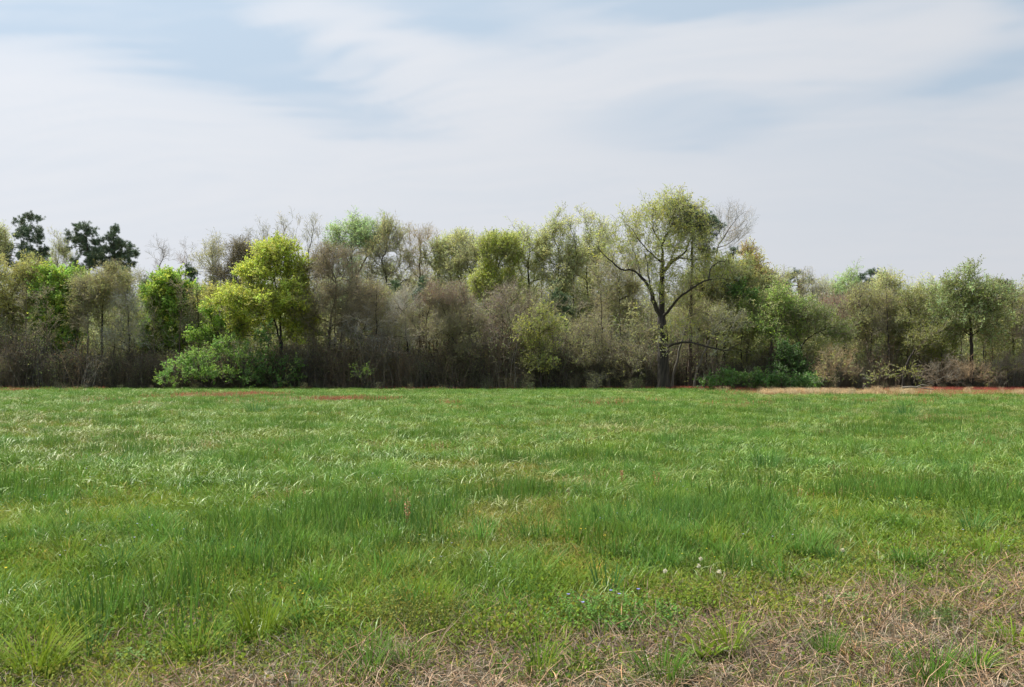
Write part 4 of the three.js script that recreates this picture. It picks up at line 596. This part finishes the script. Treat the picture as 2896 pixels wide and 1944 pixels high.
// ------------------------------------------------------------------ the field: grass, verge, weeds
const GREEN = { fresh: [0.17, 0.25, 0.022], deep: [0.092, 0.186, 0.023], blue: [0.082, 0.185, 0.046], olive: [0.215, 0.215, 0.042], straw: [0.36, 0.25, 0.15], litter: [0.15, 0.10, 0.063], sorrel: [0.44, 0.11, 0.07], broom: [0.56, 0.42, 0.23] };
const verge = (x, d) => (6.5 + 0.48 * x) - d + 2.0 * (fbm(x * 0.55 + 20, d * 0.55 + 4, 3) - 0.5);      // above 0: the mown verge of dead straw
const ryeAt = (x, d) => sstep(0.54, 0.74, fbm(x * 0.9 + 7, d * 0.45 + 2, 3) + 0.05 * Math.exp(-(((d - 10.5) / 3.2) ** 2)) + 0.09 * Math.exp(-(((d - 17) / 2) ** 2 + ((x - 2.5) / 2.4) ** 2)));
const redAt = (x, d) => {
  let k = 0; for (const [px, py, w, h, s] of [[985, 1121, 95, 3, 1.0], [640, 1110, 130, 5, 0.4], [60, 1098, 90, 4, 0.25], [1480, 1143, 150, 5, 0.3], [1730, 1136, 60, 4, 0.4], [2060, 1140, 60, 5, 0.45], [2330, 1152, 70, 5, 0.4], [2620, 1175, 60, 6, 0.35], [800, 1232, 30, 8, 0.35], [540, 1240, 50, 8, 0.22], [2750, 1170, 90, 8, 0.25]]) {
    const dd = 1.38 * FOCAL / (py - HORIZON), xx = (px - IMG_W / 2) / FOCAL * dd, hw = w / FOCAL * dd, hd = Math.max(h / (py - HORIZON) * dd, 0.5); k += s * Math.exp(-(((x - xx) / hw) ** 2) - ((d - dd) / hd) ** 2);
  }
  const right = sstep(12, 17, x - (d - 70) * 0.15) * sstep(57, 62, d); k += 0.04 * right + 0.6 * sstep(80, 82.5, d) * Math.exp(-(((x - 13.5) / 4) ** 2)) + 0.25 * sstep(80, 83, d) * sstep(0.45, 0.6, fbm(x * 0.3, 3, 2));
  if (d < 62) k *= 0.7; k += d > 12 && d < 55 ? 0.022 * sstep(0.5, 0.7, fbm(x * 0.35 + 2, d * 0.25 + 77, 3)) : 0;
  return k * (0.55 + 0.9 * fbm(x * 0.8 + 9, d * 0.5, 2));
};
function patch(seed, count, radius, fn) { const r = rng(seed), b = new MB(); for (let k = 0; k < count; k++) { const a = r() * 6.3, q = Math.sqrt(r()) * radius; fn(b, V(Math.cos(a) * q, 0, Math.sin(a) * q), r); } return b.geometry(); }
const lean = (r, k) => { const a = r() * 6.3, d = V(Math.cos(a) * k, 1, Math.sin(a) * k).normalize(), o = V(Math.cos(a + (r() - 0.5) * 1.5), -0.35, Math.sin(a + (r() - 0.5) * 1.5)).normalize(); return [d, o]; };
const tint = (r, v = 0.25) => { const c = vary(W1, r, v); if (r() < 0.06) return [2.6, 1.5, 3.0]; return c; };
const GEO = {
  fine: [1, 2, 3, 4].map((s) => patch(s, 85, 0.30, (b, p, r) => { const [d, o] = lean(r, 0.2 + 0.8 * r()); b.blade(p, d, o, 0.07 + 0.19 * r() * r(), 0.0045 + 0.0035 * r(), 0.5 + 1.8 * r(), 3, tint(r)); })),
  rye: [5, 6, 7, 8].map((s) => patch(s, 30, 0.27, (b, p, r) => { const [d, o] = lean(r, 0.08 + 0.25 * r()); b.blade(p, d, o, 0.20 + 0.20 * r(), 0.008 + 0.005 * r(), 0.15 + 0.9 * r() * r(), 4, tint(r, 0.22)); })),
  gloss: [9, 10, 11].map((s) => patch(s, 16, 0.3, (b, p, r) => { const [d, o] = lean(r, 0.3 + 0.5 * r()); p.y += 0.03; b.blade(p, d, o, 0.13 + 0.15 * r(), 0.004 + 0.004 * r(), 1.4 + 1.6 * r(), 5, vary(W1, r, 0.2)); })),
  glint: [41, 42, 43].map((s) => patch(s, 11, 0.32, (b, p, r) => { const [d, o] = lean(r, 0.3 + 0.5 * r()); p.y += 0.06; b.blade(p, d, o, 0.15 + 0.16 * r(), 0.008 + 0.006 * r(), 1.7 + 1.5 * r(), 5, vary(W1, r, 0.2)); })),
  weed: [12, 13, 14].map((s) => patch(s, 90, 0.26, (b, p, r) => { p.y = 0.015 + 0.10 * r() * r(); const d = ball(r); d.y = 0.3 + 0.4 * r(); d.normalize(); b.leaf(p, d, V(0, 1, 0).addScaledVector(ball(r), 0.5).normalize(), 0.016 + 0.016 * r(), 0.014 + 0.01 * r(), vary(W1, r, 0.3)); if (r() < 0.3) b.rod(V(p.x, 0, p.z), p, 0.0012, 0.001, W1); })),
  stub: [15, 16, 17, 18].map((s) => patch(s, 26, 0.26, (b, p, r) => { const up = r() < 0.5, d = ball(r); d.y = up ? 1 + r() : 0.05 + 0.25 * r(); d.normalize(); p.y = up ? 0 : 0.01 + 0.05 * r(); const L = up ? 0.04 + 0.11 * r() : 0.07 + 0.2 * r() * r(), q = p.clone().addScaledVector(d, L * 0.55), e = q.clone().addScaledVector(d.addScaledVector(ball(r), 0.35).normalize(), L * 0.45), c = vary(W1, r, 0.3); b.rod(p, q, 0.0019, 0.0017, c); b.rod(q, e, 0.0017, 0.001, c); })),
  tuft: [31, 32, 33].map((s) => patch(s, 75, 0.10, (b, p, r) => { const a = Math.atan2(p.z, p.x), o = 0.2 + 0.55 * r(), d = V(Math.cos(a) * o, 1, Math.sin(a) * o).normalize(); b.blade(p, d, V(Math.cos(a + r() - 0.5), -0.4, Math.sin(a + r() - 0.5)).normalize(), 0.18 + 0.2 * r(), 0.005 + 0.004 * r(), 0.4 + r(), 4, tint(r, 0.25)); })),
  straws: [34, 35].map((s) => patch(s, 7, 0.3, (b, p, r) => { const d = ball(r); d.y = 0.1 + Math.abs(d.y) * 0.9; d.normalize(); const L = 0.12 + 0.22 * r(), q = p.clone().addScaledVector(d, L * 0.6), e = q.clone().addScaledVector(d.addScaledVector(ball(r), 0.4).normalize(), L * 0.4), c = vary(W1, r, 0.3); b.rod(p, q, 0.003, 0.0028, c); b.rod(q, e, 0.0028, 0.0016, c); })),
  litter: [19, 20, 21].map((s) => patch(s, 70, 0.28, (b, p, r) => { const d = ball(r); d.y = Math.abs(d.y) * 0.35 + (r() < 0.25 ? 0.7 : 0); d.normalize(); p.y = 0.004 + 0.035 * r(); b.blade(p, d, V(0, -1, 0).addScaledVector(ball(r), 0.8).normalize(), 0.06 + 0.14 * r(), 0.003 + 0.0035 * r(), 0.5 + r(), 2, vary(W1, r, 0.4)); })),
  sorrel: [22, 23].map((s) => patch(s, 16, 0.35, (b, p, r) => { const t = V((r() - 0.5) * 0.12, 0.24 + 0.16 * r(), (r() - 0.5) * 0.12).add(p); b.rod(p, t, 0.0018, 0.0012, vary(W1, r, 0.2)); for (let k = 0; k < 12; k++) b.leaf(p.clone().lerp(t, 0.4 + 0.6 * r()).addScaledVector(ball(r), 0.014), ball(r), ball(r), 0.016, 0.011, vary(W1, r, 0.3)); })),
  broom: [24, 25].map((s) => patch(s, 60, 0.30, (b, p, r) => { const [d, o] = lean(r, 0.1 + 0.2 * r()); b.blade(p, d, o, 0.35 + 0.4 * r(), 0.006, 0.3 + 0.5 * r(), 3, vary(W1, r, 0.25)); const e = p.clone().addScaledVector(d, 0.35 + 0.2 * r()); for (let k = 0; k < 3; k++) b.leaf(e.clone().addScaledVector(ball(r), 0.05), ball(r), ball(r), 0.035, 0.012, vary(W1, r, 0.25)); })),
  bloom: [26, 27].map((s) => patch(s, 5, 0.4, (b, p, r) => { p.y = 0.08 + 0.14 * r(); b.rod(V(p.x, 0, p.z), p, 0.0012, 0.0012, [0.2, 0.4, 0.06]); for (let k = 0; k < 5; k++) { const a = (k / 5) * 6.283; b.leaf(p, V(Math.cos(a), 0.35, Math.sin(a)).normalize(), V(0, 1, 0), 0.011, 0.009, W1); } })),
};
{
  const r = rng(4242), out = {}; for (const k in GEO) out[k] = [];
  const put = (k, x, d, s, sy, c, v = 0.15, tilt = 0.08) => { const p = V(x, groundY(x, -d) - 0.01, -d); out[k].push([placeMatrix(p, V((r() - 0.5) * tilt * 2, 1, (r() - 0.5) * tilt * 2).normalize(), r() * 6.3, s, sy).clone(), new THREE.Color().setRGB(...vary(c, r, v))]); };
  const mix = (a, b, t) => a.map((q, k) => q + (b[k] - q) * t);
  const bands = [[3.4, 9, 70], [9, 16, 60], [16, 28, 34], [28, 48, 19], [48, 90, 10]];
  for (const [d0, d1, dens] of bands) {
    const reach = 0.56, n = Math.round(dens * reach * (d1 * d1 - d0 * d0));
    for (let k = 0; k < n; k++) {
      const d = Math.sqrt(lerp(d0 * d0, d1 * d1, r())), x = (r() * 2 - 1) * (d * reach + 0.6), v = verge(x, d), big = d > 28 ? 1 + (d - 28) * 0.012 : 1;
      const n1 = fbm(x * 0.22 + 30, d * 0.14 + 1, 4), n2 = fbm(x * 0.9 + 5, d * 0.7 + 60, 3), rye = ryeAt(x, d), red = redAt(x, d), strip = sstep(12, 17, x - (d - 70) * 0.15) * sstep(60, 66, d);
      const col = mix(mix(GREEN.olive, GREEN.fresh, sstep(0.36, 0.56, n1 + 0.3 * (n2 - 0.5))), GREEN.deep, 0.7 * sstep(0.56, 0.72, n2));
      const edge = sstep(-2.0, 0.1, v), n3 = fbm(x * 2.3 + 70, d * 1.5 + 20, 2);               // towards the verge the grass gets short and thin
      if (v > 0 && fbm(x * 2.6 + 8, d * 2.6, 2) < 0.16) continue;
      if (v > 0 && r() < 0.66 + 0.25 * sstep(0.0, 1.0, v)) { const w = r(), mat = sstep(0.45, 0.7, fbm(x * 1.7 + 50, d * 1.7 + 5, 3)); if (w < 0.52) put('litter', x, d, 1, 0.9, mix(mix(GREEN.litter, GREEN.straw, r() * 0.8), [0.15, 0.10, 0.07], mat * 0.7), 0.25); else if (w < 0.72) put('straws', x, d, 1, 1, mix(GREEN.straw, GREEN.litter, r() * 0.3), 0.2); else if (w < 0.87) put('stub', x, d, 1, 0.75 + 0.5 * n1, mix(GREEN.straw, GREEN.litter, r() * 0.35), 0.2); else if (w < 0.95) put('weed', x, d, 1, 1, mix(GREEN.olive, GREEN.deep, 0.6), 0.25); else put(r() < 0.3 && n2 > 0.5 ? 'tuft' : 'fine', x, d, 0.8, 0.7, mix(GREEN.olive, GREEN.deep, r()), 0.2); continue; }
      if (r() < edge * 0.75) { const w = r(); if (w < 0.45) put('weed', x, d, 1, 1.2, mix(GREEN.fresh, GREEN.olive, r()), 0.25); else if (w < 0.75) put('fine', x, d, 0.9, 0.6, mix(GREEN.olive, GREEN.fresh, r() * 0.6), 0.2); else if (w < 0.92) put('litter', x, d, 1, 1, GREEN.litter, 0.25); else put('stub', x, d, 1, 1, GREEN.straw, 0.2); continue; }
      if (strip > r()) { if (r() < (d > 80 && x > d * 0.395 ? 0.2 : 0.97)) put('fine', x, d, 1.2 * big, 0.8, mix(GREEN.olive, [0.22, 0.17, 0.06], 0.6), 0.2); else put('sorrel', x, d, 1.2 * big, 0.65, GREEN.sorrel, 0.25); continue; }
      if (red * 0.55 > r()) { put('sorrel', x, d, d < 45 ? 0.8 : 1.2 * big, d < 45 ? 0.6 : 0.85, d < 45 ? [0.36, 0.16, 0.08] : GREEN.sorrel, 0.25); if (r() < 0.5) continue; }
      if (r() < rye * 0.28 * (1 - edge)) put('rye', x, d, big, 0.68 + 0.55 * n2, mix(mix(GREEN.blue, GREEN.deep, n1), GREEN.fresh, r() * 0.4), 0.18);
      else put('fine', x, d, big, (0.5 + 0.8 * n2 + 0.5 * n3) * (1 - 0.3 * edge), mix(col, n3 > 0.5 ? GREEN.deep : GREEN.olive, Math.min(1, Math.abs(n3 - 0.5) * 2.6)), 0.24);
      if (r() < (0.24 + 0.5 * sstep(0.45, 0.66, n3)) * sstep(2, 18, d)) put('gloss', x, d, d < 14 ? 0.65 : big, 0.8 + 0.4 * n2, mix(col, [0.2, 0.27, 0.12], 0.4), 0.2);
      if (d > 11 && r() < (0.10 + 0.11 * sstep(0.42, 0.66, fbm(x * 1.0 + 15, d * 0.7 + 31, 3))) * sstep(9, 20, d)) put('glint', x, d, big, 0.9 + 0.4 * n2, mix(col, [0.2, 0.28, 0.10], 0.25), 0.2);
      if (r() < (0.06 + 0.30 * sstep(0.48, 0.66, fbm(x * 0.5 + 90, d * 0.4, 3))) * (d < 30 ? 1 : 1.3)) put('tuft', x, d, big * (0.7 + 0.45 * r()), 0.6 + 0.5 * r(), mix([0.10, 0.215, 0.03], r() < 0.5 ? GREEN.blue : GREEN.fresh, r() * 0.6), 0.2);
      if (d < 45 && r() < 0.07 + 0.24 * sstep(0.47, 0.65, fbm(x * 1.1 + 44, d * 0.8 + 3, 2))) put('weed', x, d, 1.05, 1.6, mix(GREEN.fresh, GREEN.deep, r() * 0.8), 0.2);
      if (r() < 0.012 && d < 40) put('bloom', x, d, 1, 1, r() < 0.75 ? [0.75, 0.6, 0.05] : [0.5, 0.5, 0.75], 0.1);
    }
  }
  // tan broomsedge in the strip before the right-hand wood
  for (let k = 0; k < 6500; k++) {
    const d = lerp(63, 80, r()), x = lerp(13, 36, r()), px = x / d * FOCAL + IMG_W / 2, py = HORIZON + 1.5 * FOCAL / d, band = Math.exp(-(((d - 66) / 1.3) ** 2)) * sstep(2130, 2170, px) * (1 - sstep(2380, 2420, px)) * 1.6 + 0.04 * Math.exp(-(((d - 76) / 3) ** 2)) * sstep(2420, 2480, px) * (1 - sstep(2600, 2660, px)) + 0.3 * Math.exp(-(((d - 66) / 1.2) ** 2)) * sstep(2400, 2420, px) * (1 - sstep(2580, 2600, px)) + 0.006 + (Math.abs(px - 2887) < 12 && Math.abs(d - 65.5) < 1 ? 1 : 0);
    if (r() < band * (0.4 + 1.2 * sstep(0.4, 0.6, fbm(x * 0.9, d * 0.4, 2)))) put('broom', x, d, 0.8, 0.5 + 0.4 * r(), GREEN.broom, 0.22);
  }
  const mass = (name, label, category, sets) => { const g = new THREE.Group(); g.name = name; scene.add(g); tag(g, label, category, null, 'stuff'); for (const [pn, key, m] of sets) scatter(pn, GEO[key], m, out[key], g); };
  mass('meadow_grass', 'thick green meadow grass and broad rye blades covering the field', 'grass', [['short_grass', 'fine', MAT.blade], ['rye_grass', 'rye', MAT.blade], ['bent_grass', 'gloss', MAT.gloss], ['grass_tufts', 'tuft', MAT.blade], ['shiny_grass', 'glint', MAT.gloss]]);
  mass('ground_weeds', 'low small-leaved weeds between the grass and the dead straw', 'weeds', [['weed_leaves', 'weed', MAT.blade]]);
  mass('dead_straw_litter', 'mown dead brown straw and stubble on the verge', 'straw', [['stubble', 'stub', MAT.straw], ['litter', 'litter', MAT.straw], ['straws', 'straws', MAT.straw]]);
  mass('sorrel_undergrowth', 'red flowering sorrel in streaks across the far field', 'sorrel', [['sorrel_stalks', 'sorrel', MAT.straw]]);
  mass('dry_broomsedge_grass', 'tall tan dry broomsedge standing before the right-hand wood', 'dry grass', [['dry_stalks', 'broom', MAT.straw]]);
  mass('meadow_flower_undergrowth', 'tiny scattered yellow and violet flowers in the grass', 'flowers', [['flower_heads', 'bloom', MAT.petal]]);
  let total = 0; for (const k in out) total += out[k].length; console.log('field copies', total);
}
// ------------------------------------------------------------------ single plants and pieces that stand out
{
  let seed = 6000;
  const tuft = (label, px, py, { h = 0.3, n = 90, w = 0.006, spread = 0.08, open = 0.55, bend = 1.1, c = GREEN.deep, v = 0.25, stalks = 0 }, group) => {
    const r = rng(seed++), p = onGround(px, py), g = base('grass_tuft', p, label, 'grass tuft', group), b = new MB();
    for (let k = 0; k < n; k++) { const a = r() * 6.3, q = Math.sqrt(r()) * spread, L2 = h * (0.5 + 0.7 * r()), o = open * (0.25 + r()), d = V(Math.cos(a) * o, 1, Math.sin(a) * o).normalize(); b.blade(V(Math.cos(a) * q, -0.01, Math.sin(a) * q), d, V(Math.cos(a + r() - 0.5), -0.4, Math.sin(a + r() - 0.5)).normalize(), L2, w * (0.7 + 0.6 * r()), bend * (0.3 + r()), 5, vary(c, r, v)); }
    part('blades', b.geometry(), MAT.blade, g);
    if (stalks) { const s = new MB(); for (let k = 0; k < stalks; k++) { const q = V((r() - 0.5) * spread, 0, (r() - 0.5) * spread), t = q.clone().add(V((r() - 0.5) * 0.12, h * (1.2 + 0.4 * r()), (r() - 0.5) * 0.12)); s.rod(q, t, 0.002, 0.0014, vary(GREEN.blue, r, 0.2)); for (let m = 0; m < 10; m++) s.leaf(t.clone().addScaledVector(t.clone().sub(q).normalize(), -0.006 * m), V(r() - 0.5, 1, r() - 0.5).normalize(), ball(r), 0.014, 0.006, vary(GREEN.olive, r, 0.2)); } part('stalks', s.geometry(), MAT.straw, g); }
  };
  const weed = (label, px, py, { rx = 0.3, rz = 0.2, h = 0.14, n = 420, leaf = 0.026, c = GREEN.deep, v = 0.28, up = 0.5, flowers = 0, fc = [0.34, 0.34, 0.72], slim = 0.8 }, group, cat = 'weed') => {
    const r = rng(seed++), p = onGround(px, py), g = base('weed_plant', p, label, cat, group), lf = new MB(), st = new MB();
    const nstem = Math.round(n / 7);
    for (let k = 0; k < nstem; k++) {
      const a = r() * 6.3, q = Math.sqrt(r()), b0 = V(Math.cos(a) * q * rx, 0, Math.sin(a) * q * rz), top = b0.clone().add(V((r() - 0.5) * h * 0.9, h * (1 - 0.55 * q * q) * (0.55 + 0.6 * r()), (r() - 0.5) * h * 0.9)); st.rod(b0, top, 0.0016, 0.001, vary([0.2, 0.26, 0.07], r, 0.2));
      for (let m = 0; m < 7; m++) { const d = ball(r); d.y = Math.abs(d.y) * up + 0.1; d.normalize(); lf.leaf(b0.clone().lerp(top, 0.25 + 0.78 * (m + r()) / 7), d, V(0, 1, 0).addScaledVector(ball(r), 0.45).normalize(), leaf * (0.6 + 0.8 * r()), leaf * slim * (0.6 + 0.5 * r()), vary(c, r, v)); }
    }
    part('leaves', lf.geometry(), MAT.blade, g); part('stems', st.geometry(), MAT.straw, g);
    for (let k = 0; k < flowers; k++) { const f = new MB(), a = r() * 6.3, q = Math.sqrt(r()) * 0.85, y = h * (0.85 + 0.3 * r()), e = V(Math.cos(a) * q * rx, y, Math.sin(a) * q * rz); for (let m = 0; m < 6; m++) { const t = m * 1.05; f.leaf(e, V(Math.cos(t), 0.4, Math.sin(t)).normalize(), V(0, 1, 0), 0.016, 0.012, vary(fc, r, 0.15)); } part('flower', f.geometry(), MAT.petal, g); }
  };
  const rosette = (label, px, py, { n = 26, L2 = 0.18, w = 0.03, c = GREEN.fresh, rise = 0.7 }, group) => {
    const r = rng(seed++), p = onGround(px, py), g = base('weed_plant', p, label, 'weed', group);
    for (let k = 0; k < n; k++) { const b = new MB(), a = (k / n) * 6.3 * 2.618 + r() * 0.4, o = 0.35 + 0.9 * r(), d = V(Math.cos(a) * o, rise, Math.sin(a) * o).normalize(); b.blade(V(Math.cos(a) * 0.02, 0, Math.sin(a) * 0.02), d, V(Math.cos(a), -0.6, Math.sin(a)).normalize(), L2 * (0.6 + 0.6 * r()), w * (0.7 + 0.5 * r()), 0.5 + 0.7 * r(), 6, vary(c, r, 0.22)); part('leaf', b.geometry(), MAT.blade, g); }
  };
  const D = GREEN.deep, F = GREEN.fresh, B = GREEN.blue, O = GREEN.olive;
  tuft('big arching dark-based grass tuft in the bottom left corner', 95, 1905, { h: 0.40, n: 170, spread: 0.13, open: 0.75, w: 0.006, c: F });
  tuft('upright green grass tuft with dark foot above the bottom-edge straw', 738, 1808, { h: 0.36, n: 150, spread: 0.13, open: 0.35, bend: 0.7, c: F });
  tuft('leafy grass tuft standing over the tall yellowish weed clump', 1215, 1740, { h: 0.30, n: 110, spread: 0.12, open: 0.35, bend: 0.8, c: F });
  tuft('dark pointed grass shoots rising behind the broad vetch mat', 1718, 1690, { h: 0.34, n: 26, spread: 0.10, open: 0.35, w: 0.011, bend: 0.5, c: B });
  tuft('wide fan-shaped grass tuft in the straw beside a broad-leaved weed', 2062, 1850, { h: 0.30, n: 90, spread: 0.08, open: 0.7, w: 0.008, c: F });
  tuft('fine upright grass tuft alone in the straw, right of fan-shaped tuft', 2335, 1862, { h: 0.26, n: 110, spread: 0.07, open: 0.5, w: 0.004, c: D });
  tuft('dense low grass tuft cut by the bottom edge beneath dead mound', 2640, 1938, { h: 0.24, n: 150, spread: 0.13, open: 0.5, w: 0.006, c: D });
  tuft('small grass tuft on the bottom edge left of the fan-shaped tuft', 1880, 1928, { h: 0.24, n: 120, spread: 0.13, open: 0.5, w: 0.006, c: D });
  tuft('narrow grass sprout on the straw edge left of the vetch mat', 1520, 1818, { h: 0.20, n: 24, spread: 0.03, open: 0.35, w: 0.007, c: D });
  tuft('bright glossy grass tuft cut by the right edge', 2872, 1828, { h: 0.20, n: 120, spread: 0.10, open: 0.8, w: 0.009, c: F });
  tuft('tall blue-green rye tuft standing alone in mid field', 2168, 1340, { h: 0.52, n: 60, spread: 0.22, open: 0.3, w: 0.012, bend: 0.5, c: B });
  tuft('bushy dark grass clump right of mid field before green slope', 2760, 1418, { h: 0.42, n: 130, spread: 0.2, open: 0.6, w: 0.009, c: D });
  tuft('small dark green clump far left of centre in the distance', 722, 1172, { h: 0.55, n: 110, spread: 0.4, open: 0.5, w: 0.014, c: [0.07, 0.17, 0.05] });
  tuft('small dark green clump far out toward the right-hand wood', 2562, 1182, { h: 0.60, n: 110, spread: 0.4, open: 0.5, w: 0.014, c: [0.06, 0.15, 0.04] });
  tuft('rounded dark clump in mid field under the pale twiggy trees', 1425, 1310, { h: 0.40, n: 110, spread: 0.2, open: 0.5, w: 0.009, c: D });
  tuft('silvery bent rye tuft in the left half of the field', 300, 1325, { h: 0.42, n: 90, spread: 0.3, open: 0.8, w: 0.011, bend: 1.8, c: B });
  tuft('bright upright tuft in the left field, nearer than the silvery one', 290, 1500, { h: 0.34, n: 110, spread: 0.18, open: 0.5, w: 0.007, c: F });
  tuft('pair of long rye stalks with seed heads near the left verge', 262, 1862, { h: 0.28, n: 16, spread: 0.08, open: 0.25, w: 0.008, c: B, stalks: 3 });
  weed('broad low vetch mat with violet flowers on the straw edge', 1735, 1768, { rx: 0.48, rz: 0.34, h: 0.22, n: 1500, leaf: 0.024, flowers: 5, c: [0.13, 0.27, 0.05] });
  weed('smaller vetch mat with pale leaves right of the broad one', 1952, 1722, { rx: 0.26, rz: 0.2, h: 0.16, n: 560, leaf: 0.024, c: F });
  weed('tall yellowish-leaved weed clump with dark hollow beneath', 1165, 1778, { rx: 0.36, rz: 0.2, h: 0.30, n: 900, leaf: 0.020, c: O, up: 0.8 });
  weed('dark leafy weed mound in the straw under the right wood', 2640, 1768, { rx: 0.2, rz: 0.14, h: 0.15, n: 380, leaf: 0.018, c: [0.13, 0.20, 0.055] });
  weed('small clover patch with grey-green leaves in the right straw', 2410, 1712, { rx: 0.22, rz: 0.14, h: 0.08, n: 260, leaf: 0.024, c: [0.24, 0.36, 0.13] });
  weed('little clover patch on the straw near the bottom edge, left half', 392, 1882, { rx: 0.2, rz: 0.14, h: 0.10, n: 240, leaf: 0.022, c: [0.22, 0.34, 0.10] });
  rosette('broad pale-leaved weed touching the fan-shaped tuft', 1998, 1868, { n: 18, L2: 0.19, w: 0.038, c: F, rise: 1 });
  rosette('shiny strap-leaved rosette weed low in the right corner straw', 2768, 1898, { n: 34, L2: 0.17, w: 0.024, c: F });
  // a dead orange-brown grass mound
  { const r = rng(seed++), g = base('grass_mound', onGround(2422, 1862), 'rounded dead orange-brown grass mound in the straw', 'dead grass'), b = new MB(); for (let k = 0; k < 260; k++) { const d = ball(r); d.y = Math.abs(d.y) * 0.8; d.normalize(); b.blade(d.clone().multiply(V(0.07, 0.03, 0.06)), d, ball(r), 0.06 + 0.05 * r(), 0.003, 1.6, 3, vary([0.46, 0.26, 0.12], r, 0.3)); } part('blades', b.geometry(), MAT.straw, g); }
  // sorrel stalks
  for (const [label, px, py, h] of [['tallest reddish-brown sorrel stalk standing up mid field', 1146, 1512, 0.34], ['reddish-brown sorrel stalk just left of the tallest one', 1113, 1482, 0.26], ['thin red sorrel stalk left of the mid-field rye strip', 1762, 1392, 0.3], ['bushier red sorrel stalk under the giant tree mid field', 1858, 1400, 0.33]]) {
    const r = rng(seed++), g = base('sorrel_plant', onGround(px, py), label, 'sorrel', 'reddish sorrel stalks in mid field'), st = new MB(), sd = new MB();
    for (let k = 0; k < 2; k++) { const t = V((r() - 0.5) * 0.12, h * (0.75 + 0.3 * r()), (r() - 0.5) * 0.1); st.rod(V(0, 0, 0), t, 0.004, 0.0025, [0.42, 0.2, 0.11]); for (let m = 0; m < 34; m++) sd.leaf(t.clone().multiplyScalar(0.35 + 0.65 * r()).addScaledVector(ball(r), 0.022), ball(r), ball(r), 0.018, 0.013, vary([0.5, 0.22, 0.12], r, 0.3)); }
    part('stem', st.geometry(), MAT.straw, g); part('seeds', sd.geometry(), MAT.straw, g);
  }
  // pale flower heads
  for (const [label, px, py] of [['white seed head highest of four near the vetch', 1980, 1590], ['white seed head lower left of the highest one', 1972, 1612], ['largest white seed head right of the other three', 2032, 1630], ['white seed head leftmost, apart from the other three', 1879, 1628], ['round white seed head alone further right in short grass', 2382, 1562]]) {
    const r = rng(seed++), p = onGround(px, py + 45), g = base('flower', p, label, 'flower', 'white seed heads in the short grass'), top = V((r() - 0.5) * 0.02, 0.15, 0), st = new MB(), hd = new MB(); st.rod(V(0, 0, 0), top, 0.002, 0.0016, [0.3, 0.36, 0.1]); for (let k = 0; k < 60; k++) { const d = ball(r); hd.leaf(top.clone().addScaledVector(d, 0.004), d, ball(r), 0.016, 0.007, vary([0.78, 0.74, 0.6], r, 0.1)); }
    part('stem', st.geometry(), MAT.straw, g); part('flower_head', hd.geometry(), MAT.petal, g);
  }
  // a pale fallen log, a broken stump with a bleached face
  const limb = (pts, radii, K = 7) => { const b = [], S2 = { X: [], Y: [], Z: [], P: [], kids: [], R: radii, guide: [] }; pts.forEach((q, k) => { S2.X.push(q.x); S2.Y.push(q.y); S2.Z.push(q.z); S2.P.push(k - 1); S2.kids.push(k + 1 < pts.length ? [k + 1] : []); S2.guide.push(0); }); return tubes(S2, () => true); };
  { const p = onGround(2555, 1109), d = -p.z, m = d / FOCAL, g = base('fallen_log', p, 'long pale bleached fallen branch lying before the right-hand wood', 'log'); part('trunk', limb([V(-2 * m, 0.30, 0), V(20 * m, 0.36, 0.3), V(45 * m, 0.30, 0.5), V(72 * m, 0.2, 0.9)], [0.07, 0.065, 0.05, 0.03]), BARK.pale, g); part('branch', limb([V(30 * m, 0.34, 0.4), V(44 * m, 0.52, 0.6), V(60 * m, 0.44, 0.8)], [0.035, 0.03, 0.015]), BARK.pale, g); }
  { const p = at(2447, 1090, 81); p.y = groundY(p.x, p.z); const m = 81 / FOCAL, g = base('broken_stump', p, 'weathered broken stump with a pale snapped top in brown brush', 'stump'); part('trunk', limb([V(0, 0, 0), V(0.02, 0.4, 0), V(0, 0.78, 0), V(-0.12, 0.9, 0)], [0.2, 0.17, 0.16, 0.12]), BARK.brown, g); part('broken_top', limb([V(-0.24, 0.93, 0.1), V(0.05, 0.86, 0.12), V(0.42, 0.74, 0.1)], [0.06, 0.11, 0.04]), BARK.pale, g); }
}
renderer.render(scene, camera);
